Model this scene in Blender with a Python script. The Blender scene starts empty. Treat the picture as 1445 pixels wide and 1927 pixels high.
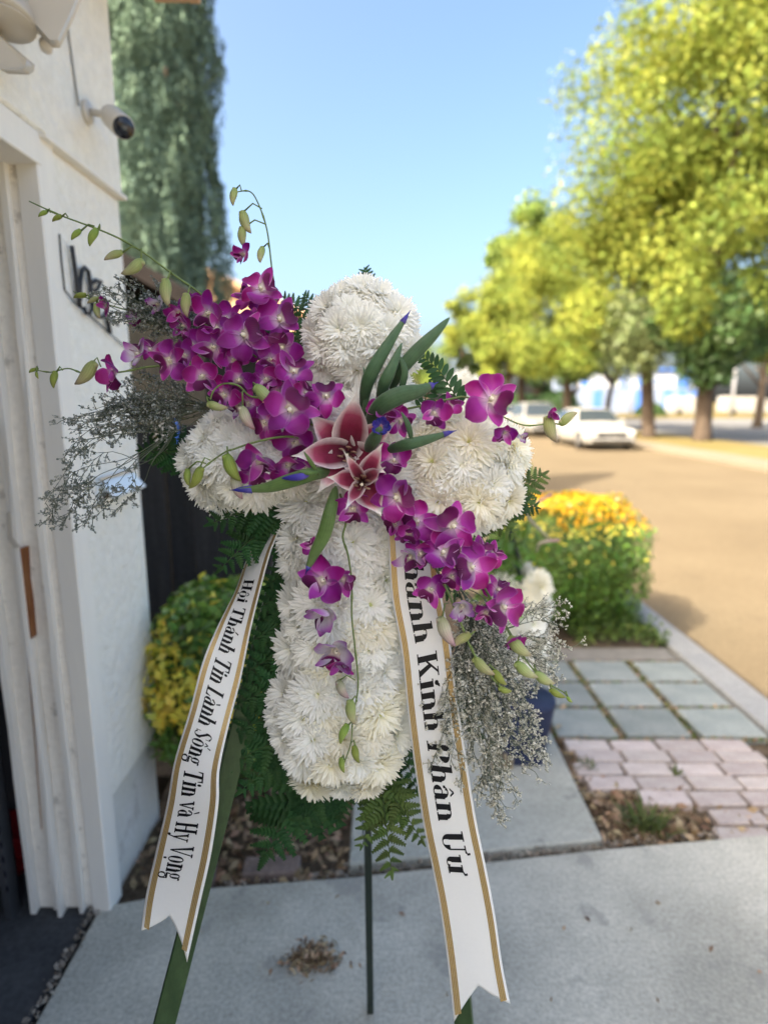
import bpy, bmesh, math, random
import numpy as np
from math import sin, cos, pi, radians, atan2, sqrt
from mathutils import Vector, Matrix, Euler, noise as mnoise
R = random.Random(7)
NP = np.random.RandomState(7)
sc = bpy.context.scene
COL = sc.collection

# ------------------------------------------------------------------ camera, sky, sun, exposure
F = 1120.0; CX, CY = 722.5, 963.5; H = 1.55
PITCH = math.atan(208.5 / F); cp, sp = cos(PITCH), sin(PITCH)
cam_d = bpy.data.cameras.new('camera'); cam = bpy.data.objects.new('camera', cam_d); COL.objects.link(cam)
cam.location = (0, 0, H); cam.rotation_euler = (pi / 2 - PITCH, 0, 0)
cam_d.sensor_fit = 'HORIZONTAL'; cam_d.sensor_width = 36; cam_d.lens = F / 1445 * 36
cam_d.clip_start = 0.02; cam_d.clip_end = 2000
cam_d.dof.use_dof = True; cam_d.dof.focus_distance = 0.87; cam_d.dof.aperture_fstop = 2.6
sc.camera = cam
SUNV = Vector((1.0, 0.8, -1.10))
elev = math.asin(1.10 / SUNV.length); az = atan2(-SUNV.x, -SUNV.y)
world = bpy.data.worlds.new('World'); sc.world = world; world.use_nodes = True
wn = world.node_tree; wn.nodes.clear()
sky = wn.nodes.new('ShaderNodeTexSky'); sky.sky_type = 'NISHITA'; sky.sun_disc = False
sky.sun_elevation = elev; sky.sun_rotation = az % (2 * pi)
sky.air_density = 0.70; sky.dust_density = 6.5; sky.ozone_density = 2.6
bg = wn.nodes.new('ShaderNodeBackground'); bg.inputs[1].default_value = 0.135
wo = wn.nodes.new('ShaderNodeOutputWorld')
hsv = wn.nodes.new('ShaderNodeHueSaturation'); hsv.inputs['Saturation'].default_value = 1.15
wn.links.new(sky.outputs[0], hsv.inputs['Color']); tint = wn.nodes.new('ShaderNodeMix'); tint.data_type = 'RGBA'; tint.blend_type = 'MULTIPLY'; tint.inputs[0].default_value = 1
tint.inputs[7].default_value = (1.0, .94, .79, 1); wn.links.new(hsv.outputs[0], tint.inputs[6]); wn.links.new(tint.outputs[2], bg.inputs[0]); wn.links.new(bg.outputs[0], wo.inputs[0])
sl = bpy.data.lights.new('sun', 'SUN'); sl.energy = 2.4; sl.angle = radians(0.53); sl.color = (1.0, 0.90, 0.74)
sun = bpy.data.objects.new('sun', sl); COL.objects.link(sun)
sun.rotation_euler = SUNV.to_track_quat('-Z', 'Y').to_euler()
sc.view_settings.view_transform = 'Standard'; sc.view_settings.look = 'None'
sc.view_settings.exposure = 2.34; sc.view_settings.gamma = 1; sc.view_settings.use_curve_mapping = False
sc.cycles.max_bounces = 12; sc.cycles.diffuse_bounces = 9; sc.cycles.transparent_max_bounces = 8

RIGHT = Vector((1, 0, 0)); UP = Vector((0, sp, cp)); FWD = Vector((0, cp, -sp))
def ray(px, py): return FWD + RIGHT * ((px - CX) / F) + UP * ((CY - py) / F)
CAMP = Vector((0, 0, H))
def P(px, py, Y):
    d = ray(px, py); return CAMP + d * (Y / d.y)
def G(px, py, z=0.0):
    d = ray(px, py); return CAMP + d * ((z - H) / d.z)
def PX(px, py, X=-0.85):
    d = ray(px, py); return CAMP + d * (X / d.x)
def dep(Y, py=870):
    d = ray(CX, py); return Y / d.y

# ------------------------------------------------------------------ objects
def link(o, parent=None):
    COL.objects.link(o)
    if parent: o.parent = parent
    return o
def tag(o, label=None, cat=None, group=None, kind=None):
    if label: o['label'] = label
    if cat: o['category'] = cat
    if group: o['group'] = group
    if kind: o['kind'] = kind
    return o
def empty(name, loc=(0, 0, 0), label=None, cat=None, group=None, rz=0):
    o = bpy.data.objects.new(name, None); o.location = loc; o.rotation_euler = (0, 0, rz)
    o.empty_display_size = 0.05
    link(o); return tag(o, label, cat, group)
class MB:
    def __init__(s): s.v = []; s.f = []; s.uv = []; s.mi = []
    def add(s, vs, fs, uvs=None, mi=0):
        b = len(s.v); s.v.extend([tuple(x) for x in vs])
        s.f.extend([tuple(i + b for i in f) for f in fs])
        s.uv.extend(uvs if uvs else [(0, 0)] * len(vs)); s.mi.extend([mi] * len(fs)); return s
    def box(s, lo, hi, mi=0, M=None):
        x0, y0, z0 = lo; x1, y1, z1 = hi
        vs = [Vector(p) for p in ((x0,y0,z0),(x1,y0,z0),(x1,y1,z0),(x0,y1,z0),(x0,y0,z1),(x1,y0,z1),(x1,y1,z1),(x0,y1,z1))]
        if M: vs = [M @ v for v in vs]
        return s.add(vs, [(0,3,2,1),(4,5,6,7),(0,1,5,4),(1,2,6,5),(2,3,7,6),(3,0,4,7)], mi=mi)
    def tube(s, pts, r, n=6, caps=True, mi=0, flat=1.0):
        pts = [Vector(p) for p in pts]; m = len(pts)
        rs = r if hasattr(r, '__len__') else [r] * m
        vs = []; uvs = []; up = None
        for i, p in enumerate(pts):
            t = (pts[min(i+1, m-1)] - pts[max(i-1, 0)])
            if t.length < 1e-9: t = Vector((0, 0, 1))
            t.normalize()
            if up is None:
                up = t.orthogonal().normalized() if abs(t.y) > .9 else t.cross(Vector((0,1,0))).normalized()
            up = (up - t * up.dot(t)); up = up.normalized() if up.length > 1e-6 else t.orthogonal().normalized()
            b = t.cross(up)
            for k in range(n):
                a = 2*pi*k/n
                vs.append(p + (up * cos(a) + b * sin(a) * flat) * rs[i]); uvs.append((k / n, i / (m - 1)))
        fs = []
        for i in range(m-1):
            for k in range(n):
                k2 = (k+1) % n
                fs.append((i*n+k, i*n+k2, (i+1)*n+k2, (i+1)*n+k))
        if caps: fs.append(tuple(range(n-1, -1, -1))); fs.append(tuple((m-1)*n+k for k in range(n)))
        return s.add(vs, fs, uvs, mi)
    def prism(s, poly, axis, a, b, mi=0):
        # poly: 2-D outline in the two other axes, extruded along axis
        def mk(p, t):
            q = list(p); q.insert(axis, t); return q
        n = len(poly)
        vs = [mk(p, a) for p in poly] + [mk(p, b) for p in poly]
        fs = [tuple(range(n-1, -1, -1)), tuple(range(n, 2*n))] + [(i, (i+1) % n, n+(i+1) % n, n+i) for i in range(n)]
        return s.add(vs, fs, mi=mi)
    def mesh(s, name, mats, smooth=False):
        me = bpy.data.meshes.new(name); me.from_pydata(s.v, [], s.f)
        if s.f:
            uvl = me.uv_layers.new(name='UVMap')
            li = np.empty(len(me.loops), dtype=np.int32); me.loops.foreach_get('vertex_index', li)
            uvl.data.foreach_set('uv', np.array(s.uv, dtype=np.float32)[li].ravel())
            me.polygons.foreach_set('material_index', s.mi)
            me.polygons.foreach_set('use_smooth', [smooth] * len(me.polygons))
        for m in (mats if isinstance(mats, (list, tuple)) else [mats]): me.materials.append(m)
        me.update(); return me
    def obj(s, name, mats, parent=None, smooth=False, bevel=0):
        me = s.mesh(name, mats, smooth)
        if bevel:
            bm = bmesh.new(); bm.from_mesh(me)
            bmesh.ops.bevel(bm, geom=bm.edges[:], offset=bevel, segments=1, affect='EDGES')
            bm.to_mesh(me); bm.free()
        return link(bpy.data.objects.new(name, me), parent)
def inst(name, me, parent, M=None):
    o = bpy.data.objects.new(name, me); link(o, parent)
    if M is not None: o.matrix_local = M
    return o
def quads(name, V, mat, parent=None, UV=None):
    """V: (n,4,3) array of quads -> one mesh"""
    n = len(V); me = bpy.data.meshes.new(name)
    me.vertices.add(n*4); me.vertices.foreach_set('co', V.astype(np.float32).ravel())
    me.loops.add(n*4); me.loops.foreach_set('vertex_index', np.arange(n*4, dtype=np.int32))
    me.polygons.add(n); me.polygons.foreach_set('loop_start', np.arange(0, n*4, 4, dtype=np.int32))
    try: me.polygons.foreach_set('loop_total', np.full(n, 4, dtype=np.int32))
    except Exception: pass
    me.update(calc_edges=True)
    at = me.attributes.new('rnd', 'FLOAT', 'FACE'); at.data.foreach_set('value', NP.rand(n).astype(np.float32))
    me.materials.append(mat)
    o = bpy.data.objects.new(name, me); return link(o, parent)
def leafcloud(C, size, N=None, aspect=.6, jit=.35, droop=0.0, axis=None):
    """bent leaf-shaped quads at centres C, normals N (n,3)"""
    n = len(C); C = np.asarray(C, float)
    if N is None: N = NP.normal(size=(n, 3))
    N = N / (np.linalg.norm(N, axis=1, keepdims=True) + 1e-9) + NP.normal(size=(n, 3)) * jit
    N /= np.linalg.norm(N, axis=1, keepdims=True) + 1e-9
    A = NP.normal(size=(n, 3)) if axis is None else np.asarray(axis) + NP.normal(size=(n, 3)) * .25
    A[:, 2] -= droop
    A -= N * np.sum(A * N, 1, keepdims=True); A /= np.linalg.norm(A, axis=1, keepdims=True) + 1e-9
    B = np.cross(N, A)
    s = size * (0.6 + 0.8 * NP.rand(n, 1)); w = s * aspect * .5
    tip = C + A * s * .5; base = C - A * s * .5
    mid = C + N * s * .1
    V = np.stack([base, mid + B * w, tip, mid - B * w], 1)
    return V

# ------------------------------------------------------------------ materials
def newmat(name):
    m = bpy.data.materials.new(name); m.use_nodes = True
    nt = m.node_tree; nt.nodes.clear()
    out = nt.nodes.new('ShaderNodeOutputMaterial'); return m, nt, out
def node(nt, t, **kw):
    n = nt.nodes.new('ShaderNode' + t)
    for k, v in kw.items(): setattr(n, k, v)
    return n
def ramp(nt, stops, fac):
    r = node(nt, 'ValToRGB'); e = r.color_ramp.elements
    while len(e) < len(stops): e.new(0.5)
    for i, (p, c) in enumerate(stops):
        e[i].position = p; e[i].color = (c[0], c[1], c[2], 1) if hasattr(c, '__len__') else (c, c, c, 1)
    nt.links.new(fac, r.inputs[0]); return r.outputs[0]
def mixc(nt, fac, a, b, mode='MIX'):
    m = node(nt, 'Mix', data_type='RGBA', blend_type=mode)
    for s, v in ((0, fac), (6, a), (7, b)):
        if hasattr(v, 'links') or hasattr(v, 'is_linked'): nt.links.new(v, m.inputs[s])
        elif s == 0: m.inputs[0].default_value = v
        else: m.inputs[s].default_value = (v[0], v[1], v[2], 1)
    return m.outputs[2]
def nz(nt, scale, detail=4, rough=.6, coords='Object', stretch=None):
    tc = node(nt, 'TexCoord'); n = node(nt, 'TexNoise')
    n.inputs['Scale'].default_value = scale; n.inputs['Detail'].default_value = detail; n.inputs['Roughness'].default_value = rough
    src = tc.outputs[coords]
    if stretch:
        mp = node(nt, 'Mapping'); mp.inputs['Scale'].default_value = stretch; nt.links.new(src, mp.inputs[0]); src = mp.outputs[0]
    nt.links.new(src, n.inputs['Vector']); return n.outputs['Fac']
def M(name, col, rough=.6, spec=.4, cols=None, ns=4.0, detail=5, stretch=None, fine=0, fs=60, fcon=.5, bump=0, bs=80, bd=.002,
      transl=0, objvar=0, rnd=0, metal=0, coords='Object', hue=0, speck=None):
    """general procedural material: col blended to cols by noise, fine grain, bump, translucency"""
    m, nt, out = newmat(name); L = nt.links
    if cols is not None:
        c = mixc(nt, ramp(nt, [(.35, 0.0), (.65, 1.0)], nz(nt, ns, detail, .6, coords, stretch)), col, cols)
    else:
        rgb = node(nt, 'RGB'); rgb.outputs[0].default_value = (*col, 1); c = rgb.outputs[0]
    if fine:
        g = ramp(nt, [(.3, 1 - fine), (.7, 1 + fine * .6)], nz(nt, fs, 3, .7, coords))
        c = mixc(nt, 1.0, c, g, 'MULTIPLY')
    if speck:
        s_scale, thr, scol, amt = speck
        f = ramp(nt, [(thr, 0.0), (thr + .06, amt)], nz(nt, s_scale, 4, .65, coords))
        c = mixc(nt, f, c, scol)
    if rnd or objvar:
        hs = node(nt, 'HueSaturation'); L.new(c, hs.inputs['Color'])
        if rnd:
            at = node(nt, 'Attribute'); at.attribute_name = 'rnd'; src = at.outputs['Fac']
        else: src = node(nt, 'ObjectInfo').outputs['Random']
        mr = node(nt, 'MapRange'); L.new(src, mr.inputs[0]); k = rnd or objvar
        mr.inputs[3].default_value = 1 - k; mr.inputs[4].default_value = 1 + k; L.new(mr.outputs[0], hs.inputs['Value'])
        if hue:
            mr2 = node(nt, 'MapRange'); mu = node(nt, 'Math', operation='MULTIPLY'); mu.inputs[1].default_value = 7.31
            fr = node(nt, 'Math', operation='FRACT'); L.new(src, mu.inputs[0]); L.new(mu.outputs[0], fr.inputs[0]); L.new(fr.outputs[0], mr2.inputs[0])
            mr2.inputs[3].default_value = .5 - hue; mr2.inputs[4].default_value = .5 + hue; L.new(mr2.outputs[0], hs.inputs['Hue'])
        c = hs.outputs[0]
    b = node(nt, 'BsdfPrincipled'); L.new(c, b.inputs['Base Color'])
    b.inputs['Roughness'].default_value = rough; b.inputs['Metallic'].default_value = metal
    b.inputs['Specular IOR Level'].default_value = spec
    if bump:
        bp = node(nt, 'Bump'); bp.inputs['Strength'].default_value = bump; bp.inputs['Distance'].default_value = bd
        L.new(nz(nt, bs, 4, .65, coords, stretch), bp.inputs['Height']); L.new(bp.outputs[0], b.inputs['Normal'])
    sh = b.outputs[0]
    if transl:
        t = node(nt, 'BsdfTranslucent'); L.new(c, t.inputs[0]); mx = node(nt, 'MixShader'); mx.inputs[0].default_value = transl
        L.new(sh, mx.inputs[1]); L.new(t.outputs[0], mx.inputs[2]); sh = mx.outputs[0]
    L.new(sh, out.inputs[0]); return m
def petalmat(name, stops, edge=None, edgeamt=.6, edge0=.40, objvar=.15, hue=.02, transl=.3, rough=.5, veins=0, tint=None):
    """colour runs along the petal (UV y), rim colour across it (UV x)"""
    m, nt, out = newmat(name); L = nt.links
    uv = node(nt, 'UVMap'); sx = node(nt, 'SeparateXYZ'); L.new(uv.outputs[0], sx.inputs[0])
    c = ramp(nt, stops, sx.outputs[1])
    if edge:
        a = node(nt, 'Math', operation='SUBTRACT'); a.inputs[1].default_value = .5; L.new(sx.outputs[0], a.inputs[0])
        ab = node(nt, 'Math', operation='ABSOLUTE'); L.new(a.outputs[0], ab.inputs[0])
        c = mixc(nt, ramp(nt, [(edge0, 0.0), (.5, edgeamt)], ab.outputs[0]), c, edge)
    if veins:
        w = node(nt, 'TexWave'); w.bands_direction = 'X'; w.inputs['Scale'].default_value = 5.0; w.inputs['Distortion'].default_value = 2
        L.new(uv.outputs[0], w.inputs[0]); c = mixc(nt, 1.0, c, ramp(nt, [(0, 1 - veins), (1, 1.0)], w.outputs[1]), 'MULTIPLY')
    c = mixc(nt, 1.0, c, ramp(nt, [(.3, .85), (.7, 1.08)], nz(nt, 120, 3)), 'MULTIPLY')
    hs = node(nt, 'HueSaturation'); L.new(c, hs.inputs['Color']); oi = node(nt, 'ObjectInfo')
    for inp, lo, hi in (('Value', 1-objvar, 1+objvar), ('Hue', .5-hue, .5+hue)):
        mr = node(nt, 'MapRange'); L.new(oi.outputs['Random'], mr.inputs[0]); mr.inputs[3].default_value = lo; mr.inputs[4].default_value = hi
        L.new(mr.outputs[0], hs.inputs[inp])
    c = hs.outputs[0]
    b = node(nt, 'BsdfPrincipled'); L.new(c, b.inputs['Base Color']); b.inputs['Roughness'].default_value = rough
    b.inputs['Specular IOR Level'].default_value = .3; b.inputs['Sheen Weight'].default_value = .15
    t = node(nt, 'BsdfTranslucent'); L.new(c, t.inputs[0]); mx = node(nt, 'MixShader'); mx.inputs[0].default_value = transl
    L.new(b.outputs[0], mx.inputs[1]); L.new(t.outputs[0], mx.inputs[2]); L.new(mx.outputs[0], out.inputs[0]); return m

MT = {}
MT['concrete'] = M('concrete', (.34,.338,.295), .9, .2, cols=(.53,.52,.455), ns=2.6, detail=10, fine=.28, fs=85, bump=.5, bs=140, bd=.002, speck=(4, .58, (.25,.25,.23), .6))
MT['concrete_walk'] = M('concrete_walk', (.34,.35,.31), .9, .2, cols=(.45,.45,.40), ns=2.4, detail=8, fine=.22, fs=70, bump=.4, bs=160, bd=.0015, speck=(5, .60, (.15,.16,.15), .5))
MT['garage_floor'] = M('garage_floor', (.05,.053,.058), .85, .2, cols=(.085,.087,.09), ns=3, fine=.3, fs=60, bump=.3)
MT['kerb'] = M('kerb', (.27,.28,.285), .9, .2, cols=(.34,.345,.34), ns=3, fine=.25, fs=60, bump=.4, bs=90)
MT['road'] = M('road', (.148,.113,.068), .9, .2, cols=(.175,.136,.083), ns=.5, detail=8, fine=.22, fs=45, bump=.5, bs=70, bd=.004, speck=(2.2, .60, (.13,.10,.062), .55))
MT['road_far'] = M('road_far', (.17,.165,.16), .9, .2, cols=(.22,.21,.19), ns=.3, fine=.2, fs=10)
MT['dirt'] = M('dirt', (.09,.07,.05), .95, .1, cols=(.16,.125,.09), ns=9, fine=.5, fs=70, bump=.9, bs=60, bd=.01)
MT['drygrass'] = M('drygrass', (.24,.175,.07), .95, .1, cols=(.16,.14,.05), ns=.6, fine=.3, fs=12)
MT['sidewalk'] = M('sidewalk', (.23,.19,.135), .9, .2, cols=(.20,.165,.12), ns=1, fine=.15, fs=20)
MT['stone'] = M('stone', (.19,.22,.215), .8, .3, cols=(.27,.295,.285), ns=5, detail=7, fine=.2, fs=60, bump=.5, bs=50, bd=.004, objvar=.14, hue=.01)
MT['brick'] = M('brick', (.42,.36,.34), .85, .25, cols=(.50,.45,.43), ns=14, fine=.25, fs=90, bump=.5, bs=90, objvar=.16, hue=.012)
MT['edging'] = M('edging_brick', (.15,.115,.10), .9, .2, cols=(.22,.17,.15), ns=14, fine=.35, fs=90, bump=.6, bs=90)
MT['stucco'] = M('stucco', (.85,.82,.755), .85, .25, cols=(.89,.87,.80), ns=2.0, fine=.07, fs=30, bump=1.0, bs=26, bd=.014, speck=(13, .67, (.50,.47,.43), .55))
MT['foundation'] = M('foundation', (.68,.66,.60), .9, .2, cols=(.72,.71,.69), ns=4, fine=.08, fs=50, bump=.5, bs=60, speck=(6, .6, (.42,.4,.37), .4))
MT['trimpaint'] = M('trimpaint', (.88,.83,.75), .6, .4, cols=(.80,.75,.68), ns=6, stretch=(3,3,.5), fine=.08, fs=60, bump=.3, bs=30, speck=(11, .60, (.26,.23,.20), .5))
MT['trimwhite'] = M('trimwhite', (.86,.83,.77), .6, .4, cols=(.80,.77,.72), ns=4, stretch=(3,3,.5), bump=.2, bs=30)
MT['bare_wood'] = M('bare_wood', (.22,.085,.035), .8, .2, cols=(.34,.16,.07), ns=20, stretch=(3,3,.3), bump=.6, bs=40)
MT['dark_int'] = M('dark_interior', (.035,.037,.042), .8, .2, cols=(.05,.05,.055), ns=3)  # near-black colour puts the unlit garage's darkness into its walls
MT['track'] = M('track_metal', (.10,.11,.12), .4, .5, metal=.6, cols=(.14,.14,.15), ns=6)
MT['white_plastic'] = M('white_plastic', (.62,.57,.50), .35, .5, cols=(.66,.61,.54), ns=5)
MT['beige_plastic'] = M('beige_plastic', (.50,.46,.40), .35, .5, cols=(.54,.50,.44), ns=5)
MT['black_gloss'] = M('black_gloss', (.012,.013,.02), .12, .6, cols=(.02,.02,.03), ns=5)
MT['black_iron'] = M('black_iron', (.016,.018,.024), .5, .4, cols=(.03,.03,.035), ns=30)
MT['blue_white'] = M('painted_metal', (.72,.78,.82), .25, .5, cols=(.68,.74,.79), ns=4)
MT['cable'] = M('cable', (.35,.34,.33), .6, .3, cols=(.28,.27,.27), ns=9)
MT['fence'] = M('fence_board', (.022,.023,.026), .75, .3, cols=(.04,.04,.043), ns=5, stretch=(5,5,.4), fine=.3, fs=40, bump=.5, bs=30, objvar=.2)
MT['roof_dark'] = M('roof_shingle', (.016,.013,.012), .9, .2, cols=(.028,.022,.02), ns=6, fine=.3, fs=15)
MT['shed_wood'] = M('shed_wood', (.012,.012,.011), .9, .2, cols=(.02,.019,.016), ns=5, stretch=(5,5,.4), fine=.3, fs=30)
MT['tan_wall'] = M('tan_stucco', (.50,.33,.20), .9, .2, cols=(.55,.37,.23), ns=1.2, fine=.08, fs=9)
MT['tan_roof'] = M('tan_roof', (.44,.27,.16), .9, .2, cols=(.50,.32,.2), ns=2.5, fine=.2, fs=7)
MT['glass'] = M('dark_glass', (.03,.04,.05), .08, .8, cols=(.04,.05,.06), ns=2)
MT['bark'] = M('bark', (.075,.055,.042), .9, .2, cols=(.12,.09,.065), ns=4, stretch=(3,3,.5), fine=.35, fs=25, bump=.9, bs=12, bd=.03)
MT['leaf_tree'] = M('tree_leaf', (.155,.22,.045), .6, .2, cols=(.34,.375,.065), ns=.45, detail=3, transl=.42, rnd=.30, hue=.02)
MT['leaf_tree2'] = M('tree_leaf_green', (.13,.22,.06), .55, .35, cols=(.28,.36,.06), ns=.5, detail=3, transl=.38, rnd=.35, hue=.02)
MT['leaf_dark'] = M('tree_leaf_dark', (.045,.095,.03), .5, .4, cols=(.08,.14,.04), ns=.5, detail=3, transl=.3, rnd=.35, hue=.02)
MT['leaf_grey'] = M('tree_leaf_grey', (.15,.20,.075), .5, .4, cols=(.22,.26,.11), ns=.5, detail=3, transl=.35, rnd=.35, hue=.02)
MT['cypress'] = M('cypress_sprig', (.15,.225,.175), .7, .2, cols=(.21,.30,.20), ns=1.3, detail=5, transl=.2, rnd=.22, hue=.02, stretch=(2,2,.6))
MT['cypress_brown'] = M('cypress_brown', (.34,.24,.16), .8, .2, cols=(.38,.26,.18), ns=2, transl=.1, rnd=.3)
MT['shrub'] = M('shrub_leaf', (.085,.19,.03), .35, .5, cols=(.16,.28,.05), ns=7, detail=3, transl=.3, rnd=.4, hue=.02)
MT['shrub_yellow'] = M('shrub_leaf_yellow', (.78,.62,.07), .45, .4, cols=(.66,.66,.12), ns=9, detail=3, transl=.3, rnd=.25, hue=.02)
MT['shrub_gold'] = M('shrub_leaf_gold', (.72,.36,.008), .45, .4, cols=(.60,.42,.02), ns=6, detail=3, transl=.3, rnd=.25, hue=.02)
MT['weed'] = M('weed_leaf', (.09,.16,.03), .5, .4, cols=(.16,.22,.05), ns=6, transl=.3, rnd=.4, hue=.02)
MT['litter'] = M('dead_leaf', (.20,.13,.075), .85, .2, cols=(.38,.29,.19), ns=12, detail=2, transl=.1, rnd=.5, hue=.025)
MT['pebble'] = M('pebble', (.20,.17,.14), .9, .2, cols=(.32,.28,.23), ns=20, rnd=.4)
MT['foam'] = M('wet_foam', (.012,.035,.012), .9, .1, cols=(.02,.05,.018), ns=30, bump=.5)
MT['leg_green'] = M('leg_green', (.028,.062,.018), .45, .45, cols=(.045,.085,.028), ns=10, stretch=(4,4,.5), fine=.2, fs=60, bump=.2, bs=50)
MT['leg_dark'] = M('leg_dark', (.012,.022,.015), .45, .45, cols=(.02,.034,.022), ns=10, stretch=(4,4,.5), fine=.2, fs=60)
MT['brass'] = M('brass', (.45,.33,.12), .35, .5, metal=.9, cols=(.38,.27,.1), ns=40)
MT['steel'] = M('steel', (.55,.6,.65), .3, .5, metal=.9, cols=(.5,.55,.6), ns=40)
MT['satin'] = M('satin', (.90,.90,.885), .38, .35, cols=(.92,.92,.90), ns=8, fine=.015, fs=200, bump=.12, bs=14, bd=.004, transl=.12)
MT['gold'] = M('gold_print', (.42,.27,.09), .38, .5, metal=.35, cols=(.52,.35,.13), ns=90, fine=.25, fs=700)
MT['goldline'] = M('gold_line', (.62,.50,.30), .38, .5, metal=.35, cols=(.56,.43,.22), ns=90)
MT['ink'] = M('black_print', (.006,.006,.008), .45, .3)
MT['stem'] = M('orchid_stem', (.13,.19,.055), .5, .35, cols=(.18,.25,.08), ns=30, objvar=.1)
MT['stem_dark'] = M('stem_dark', (.05,.07,.03), .5, .35, cols=(.075,.10,.04), ns=30)
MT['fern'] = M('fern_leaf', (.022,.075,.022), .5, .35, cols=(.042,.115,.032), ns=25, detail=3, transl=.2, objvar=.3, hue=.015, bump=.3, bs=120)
MT['fern_olive'] = M('fern_leaf_light', (.09,.15,.035), .5, .35, cols=(.13,.20,.05), ns=25, detail=3, transl=.25, objvar=.3, hue=.015, bump=.3, bs=120)  # lighter olive-green leaf colour
MT['fern_stem'] = M('fern_stem', (.04,.07,.02), .6, .3, cols=(.06,.09,.03), ns=40)
MT['statice_stem'] = M('statice_stem', (.10,.125,.09), .7, .2, cols=(.16,.18,.13), ns=60)
MT['statice_floret'] = M('statice_floret', (.50,.51,.49), .8, .15, cols=(.15,.18,.14), ns=260, detail=2, transl=.2)
MT['statice_floret_r'] = M('statice_floret_r', (.88,.86,.78), .8, .15, cols=(.46,.45,.36), ns=260, detail=2, transl=.2)
MT['mum'] = petalmat('mum_petal', [(0, (.60,.62,.28)), (.16, (.88,.87,.68)), (.4, (.95,.945,.87)), (1, (.965,.96,.915))], objvar=.03, hue=.005, transl=.22, rough=.6)
MT['mum_cream'] = petalmat('mum_petal_cream', [(0, (.6,.6,.24)), (.2, (.90,.86,.56)), (.5, (.96,.925,.76)), (1, (.965,.94,.84))], objvar=.03, hue=.005, transl=.22, rough=.6)
MT['mum_core'] = M('mum_core', (.42,.46,.16), .7, .2, cols=(.6,.6,.3), ns=60)
MT['orchid'] = petalmat('orchid_petal', [(0, (.90,.84,.88)), (.18, (.80,.52,.76)), (.38, (.53,.05,.45)), (.68, (.34,.006,.24)), (1, (.25,.004,.15))], edge=(.55,.16,.52), edgeamt=.55, objvar=.3, hue=.035, veins=.14, transl=.36)
MT['orchid_sepal'] = petalmat('orchid_sepal', [(0, (.92,.88,.90)), (.28, (.78,.46,.74)), (.52, (.55,.075,.48)), (1, (.44,.03,.35))], edge=(.84,.52,.80), edgeamt=.85, objvar=.25, hue=.025, veins=.14, transl=.28)
MT['orchid_pale'] = petalmat('orchid_pale', [(0, (.80,.80,.74)), (.45, (.78,.70,.78)), (.75, (.52,.22,.58)), (1, (.33,.03,.34))], edge=(.75,.68,.78), edgeamt=.6, objvar=.12, hue=.02, veins=.12, transl=.28)
MT['orchid_lip'] = petalmat('orchid_lip', [(0, (.86,.82,.60)), (.26, (.84,.72,.66)), (.38, (.22,.012,.15)), (1, (.10,.002,.06))], edge=(.3,.05,.25), edgeamt=.4, objvar=.2, hue=.02, veins=.25)
MT['orchid_col'] = M('orchid_column', (.80,.76,.60), .5, .3, cols=(.74,.66,.5), ns=100)
MT['bud'] = petalmat('orchid_bud', [(0, (.30,.38,.10)), (.35, (.42,.48,.18)), (.75, (.52,.50,.26)), (1, (.42,.32,.22))], objvar=.14, hue=.02, transl=.2, veins=.15)
MT['bud_green'] = petalmat('orchid_bud_green', [(0, (.22,.32,.05)), (.5, (.34,.44,.09)), (1, (.30,.33,.08))], objvar=.14, hue=.02, transl=.2, veins=.15)
MT['bud_pink'] = petalmat('orchid_bud_pink', [(0, (.38,.42,.2)), (.4, (.62,.58,.44)), (.8, (.60,.42,.42)), (1, (.42,.22,.3))], objvar=.1, hue=.01, transl=.2, veins=.2)
MT['lily'] = petalmat('lily_petal', [(0, (.06,.008,.02)), (.20, (.16,.014,.04)), (.42, (.26,.018,.06)), (.60, (.44,.07,.14)), (.74, (.78,.46,.50)), (.84, (.90,.82,.78)), (1, (.90,.86,.80))], edge=(.92,.82,.80), edgeamt=.9, edge0=.28, objvar=.05, hue=.004, veins=.06, transl=.2)
MT['stamen'] = M('lily_stamen', (.30,.2,.14), .6, .3, cols=(.18,.08,.05), ns=60)
MT['iris_green'] = petalmat('iris_sheath', [(0, (.035,.075,.03)), (.5, (.06,.12,.055)), (1, (.085,.15,.075))], edge=(.13,.19,.10), edgeamt=.5, objvar=.15, hue=.01, veins=.10, transl=.1)
MT['iris_light'] = petalmat('iris_sheath_light', [(0, (.07,.12,.03)), (.5, (.13,.22,.06)), (1, (.17,.25,.09))], edge=(.25,.32,.15), edgeamt=.5, objvar=.1, hue=.01, veins=.12, transl=.15)
MT['iris_blue'] = petalmat('iris_petal', [(0, (.16,.12,.5)), (.5, (.06,.045,.42)), (1, (.03,.025,.30))], objvar=.1, hue=.01, veins=.2, transl=.2)
MT['navy'] = M('navy_fabric', (.018,.025,.06), .6, .3, cols=(.03,.04,.085), ns=15)
MT['stripe'] = M('stripe_fabric', (.36,.30,.20), .7, .2, cols=(.3,.25,.17), ns=15)
MT['red'] = M('red_plastic', (.38,.015,.02), .5, .4, cols=(.3,.012,.02), ns=10)
MT['yellow'] = M('yellow_plastic', (.6,.42,.06), .5, .4, cols=(.55,.36,.05), ns=10)
MT['car_white'] = M('car_paint_white', (.28,.27,.25), .3, .5, cols=(.39,.38,.35), ns=3)
MT['car_grey'] = M('car_paint_grey', (.30,.29,.27), .25, .5, metal=.3, cols=(.33,.32,.30), ns=3)
MT['tyre'] = M('tyre', (.02,.02,.02), .9, .2, cols=(.03,.03,.03), ns=20)
MT['rim'] = M('rim', (.5,.5,.5), .3, .5, metal=.8, cols=(.4,.4,.4), ns=9)
MT['lamp_glass'] = M('lamp_glass', (.7,.7,.68), .15, .6, cols=(.6,.6,.6), ns=9)
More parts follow.
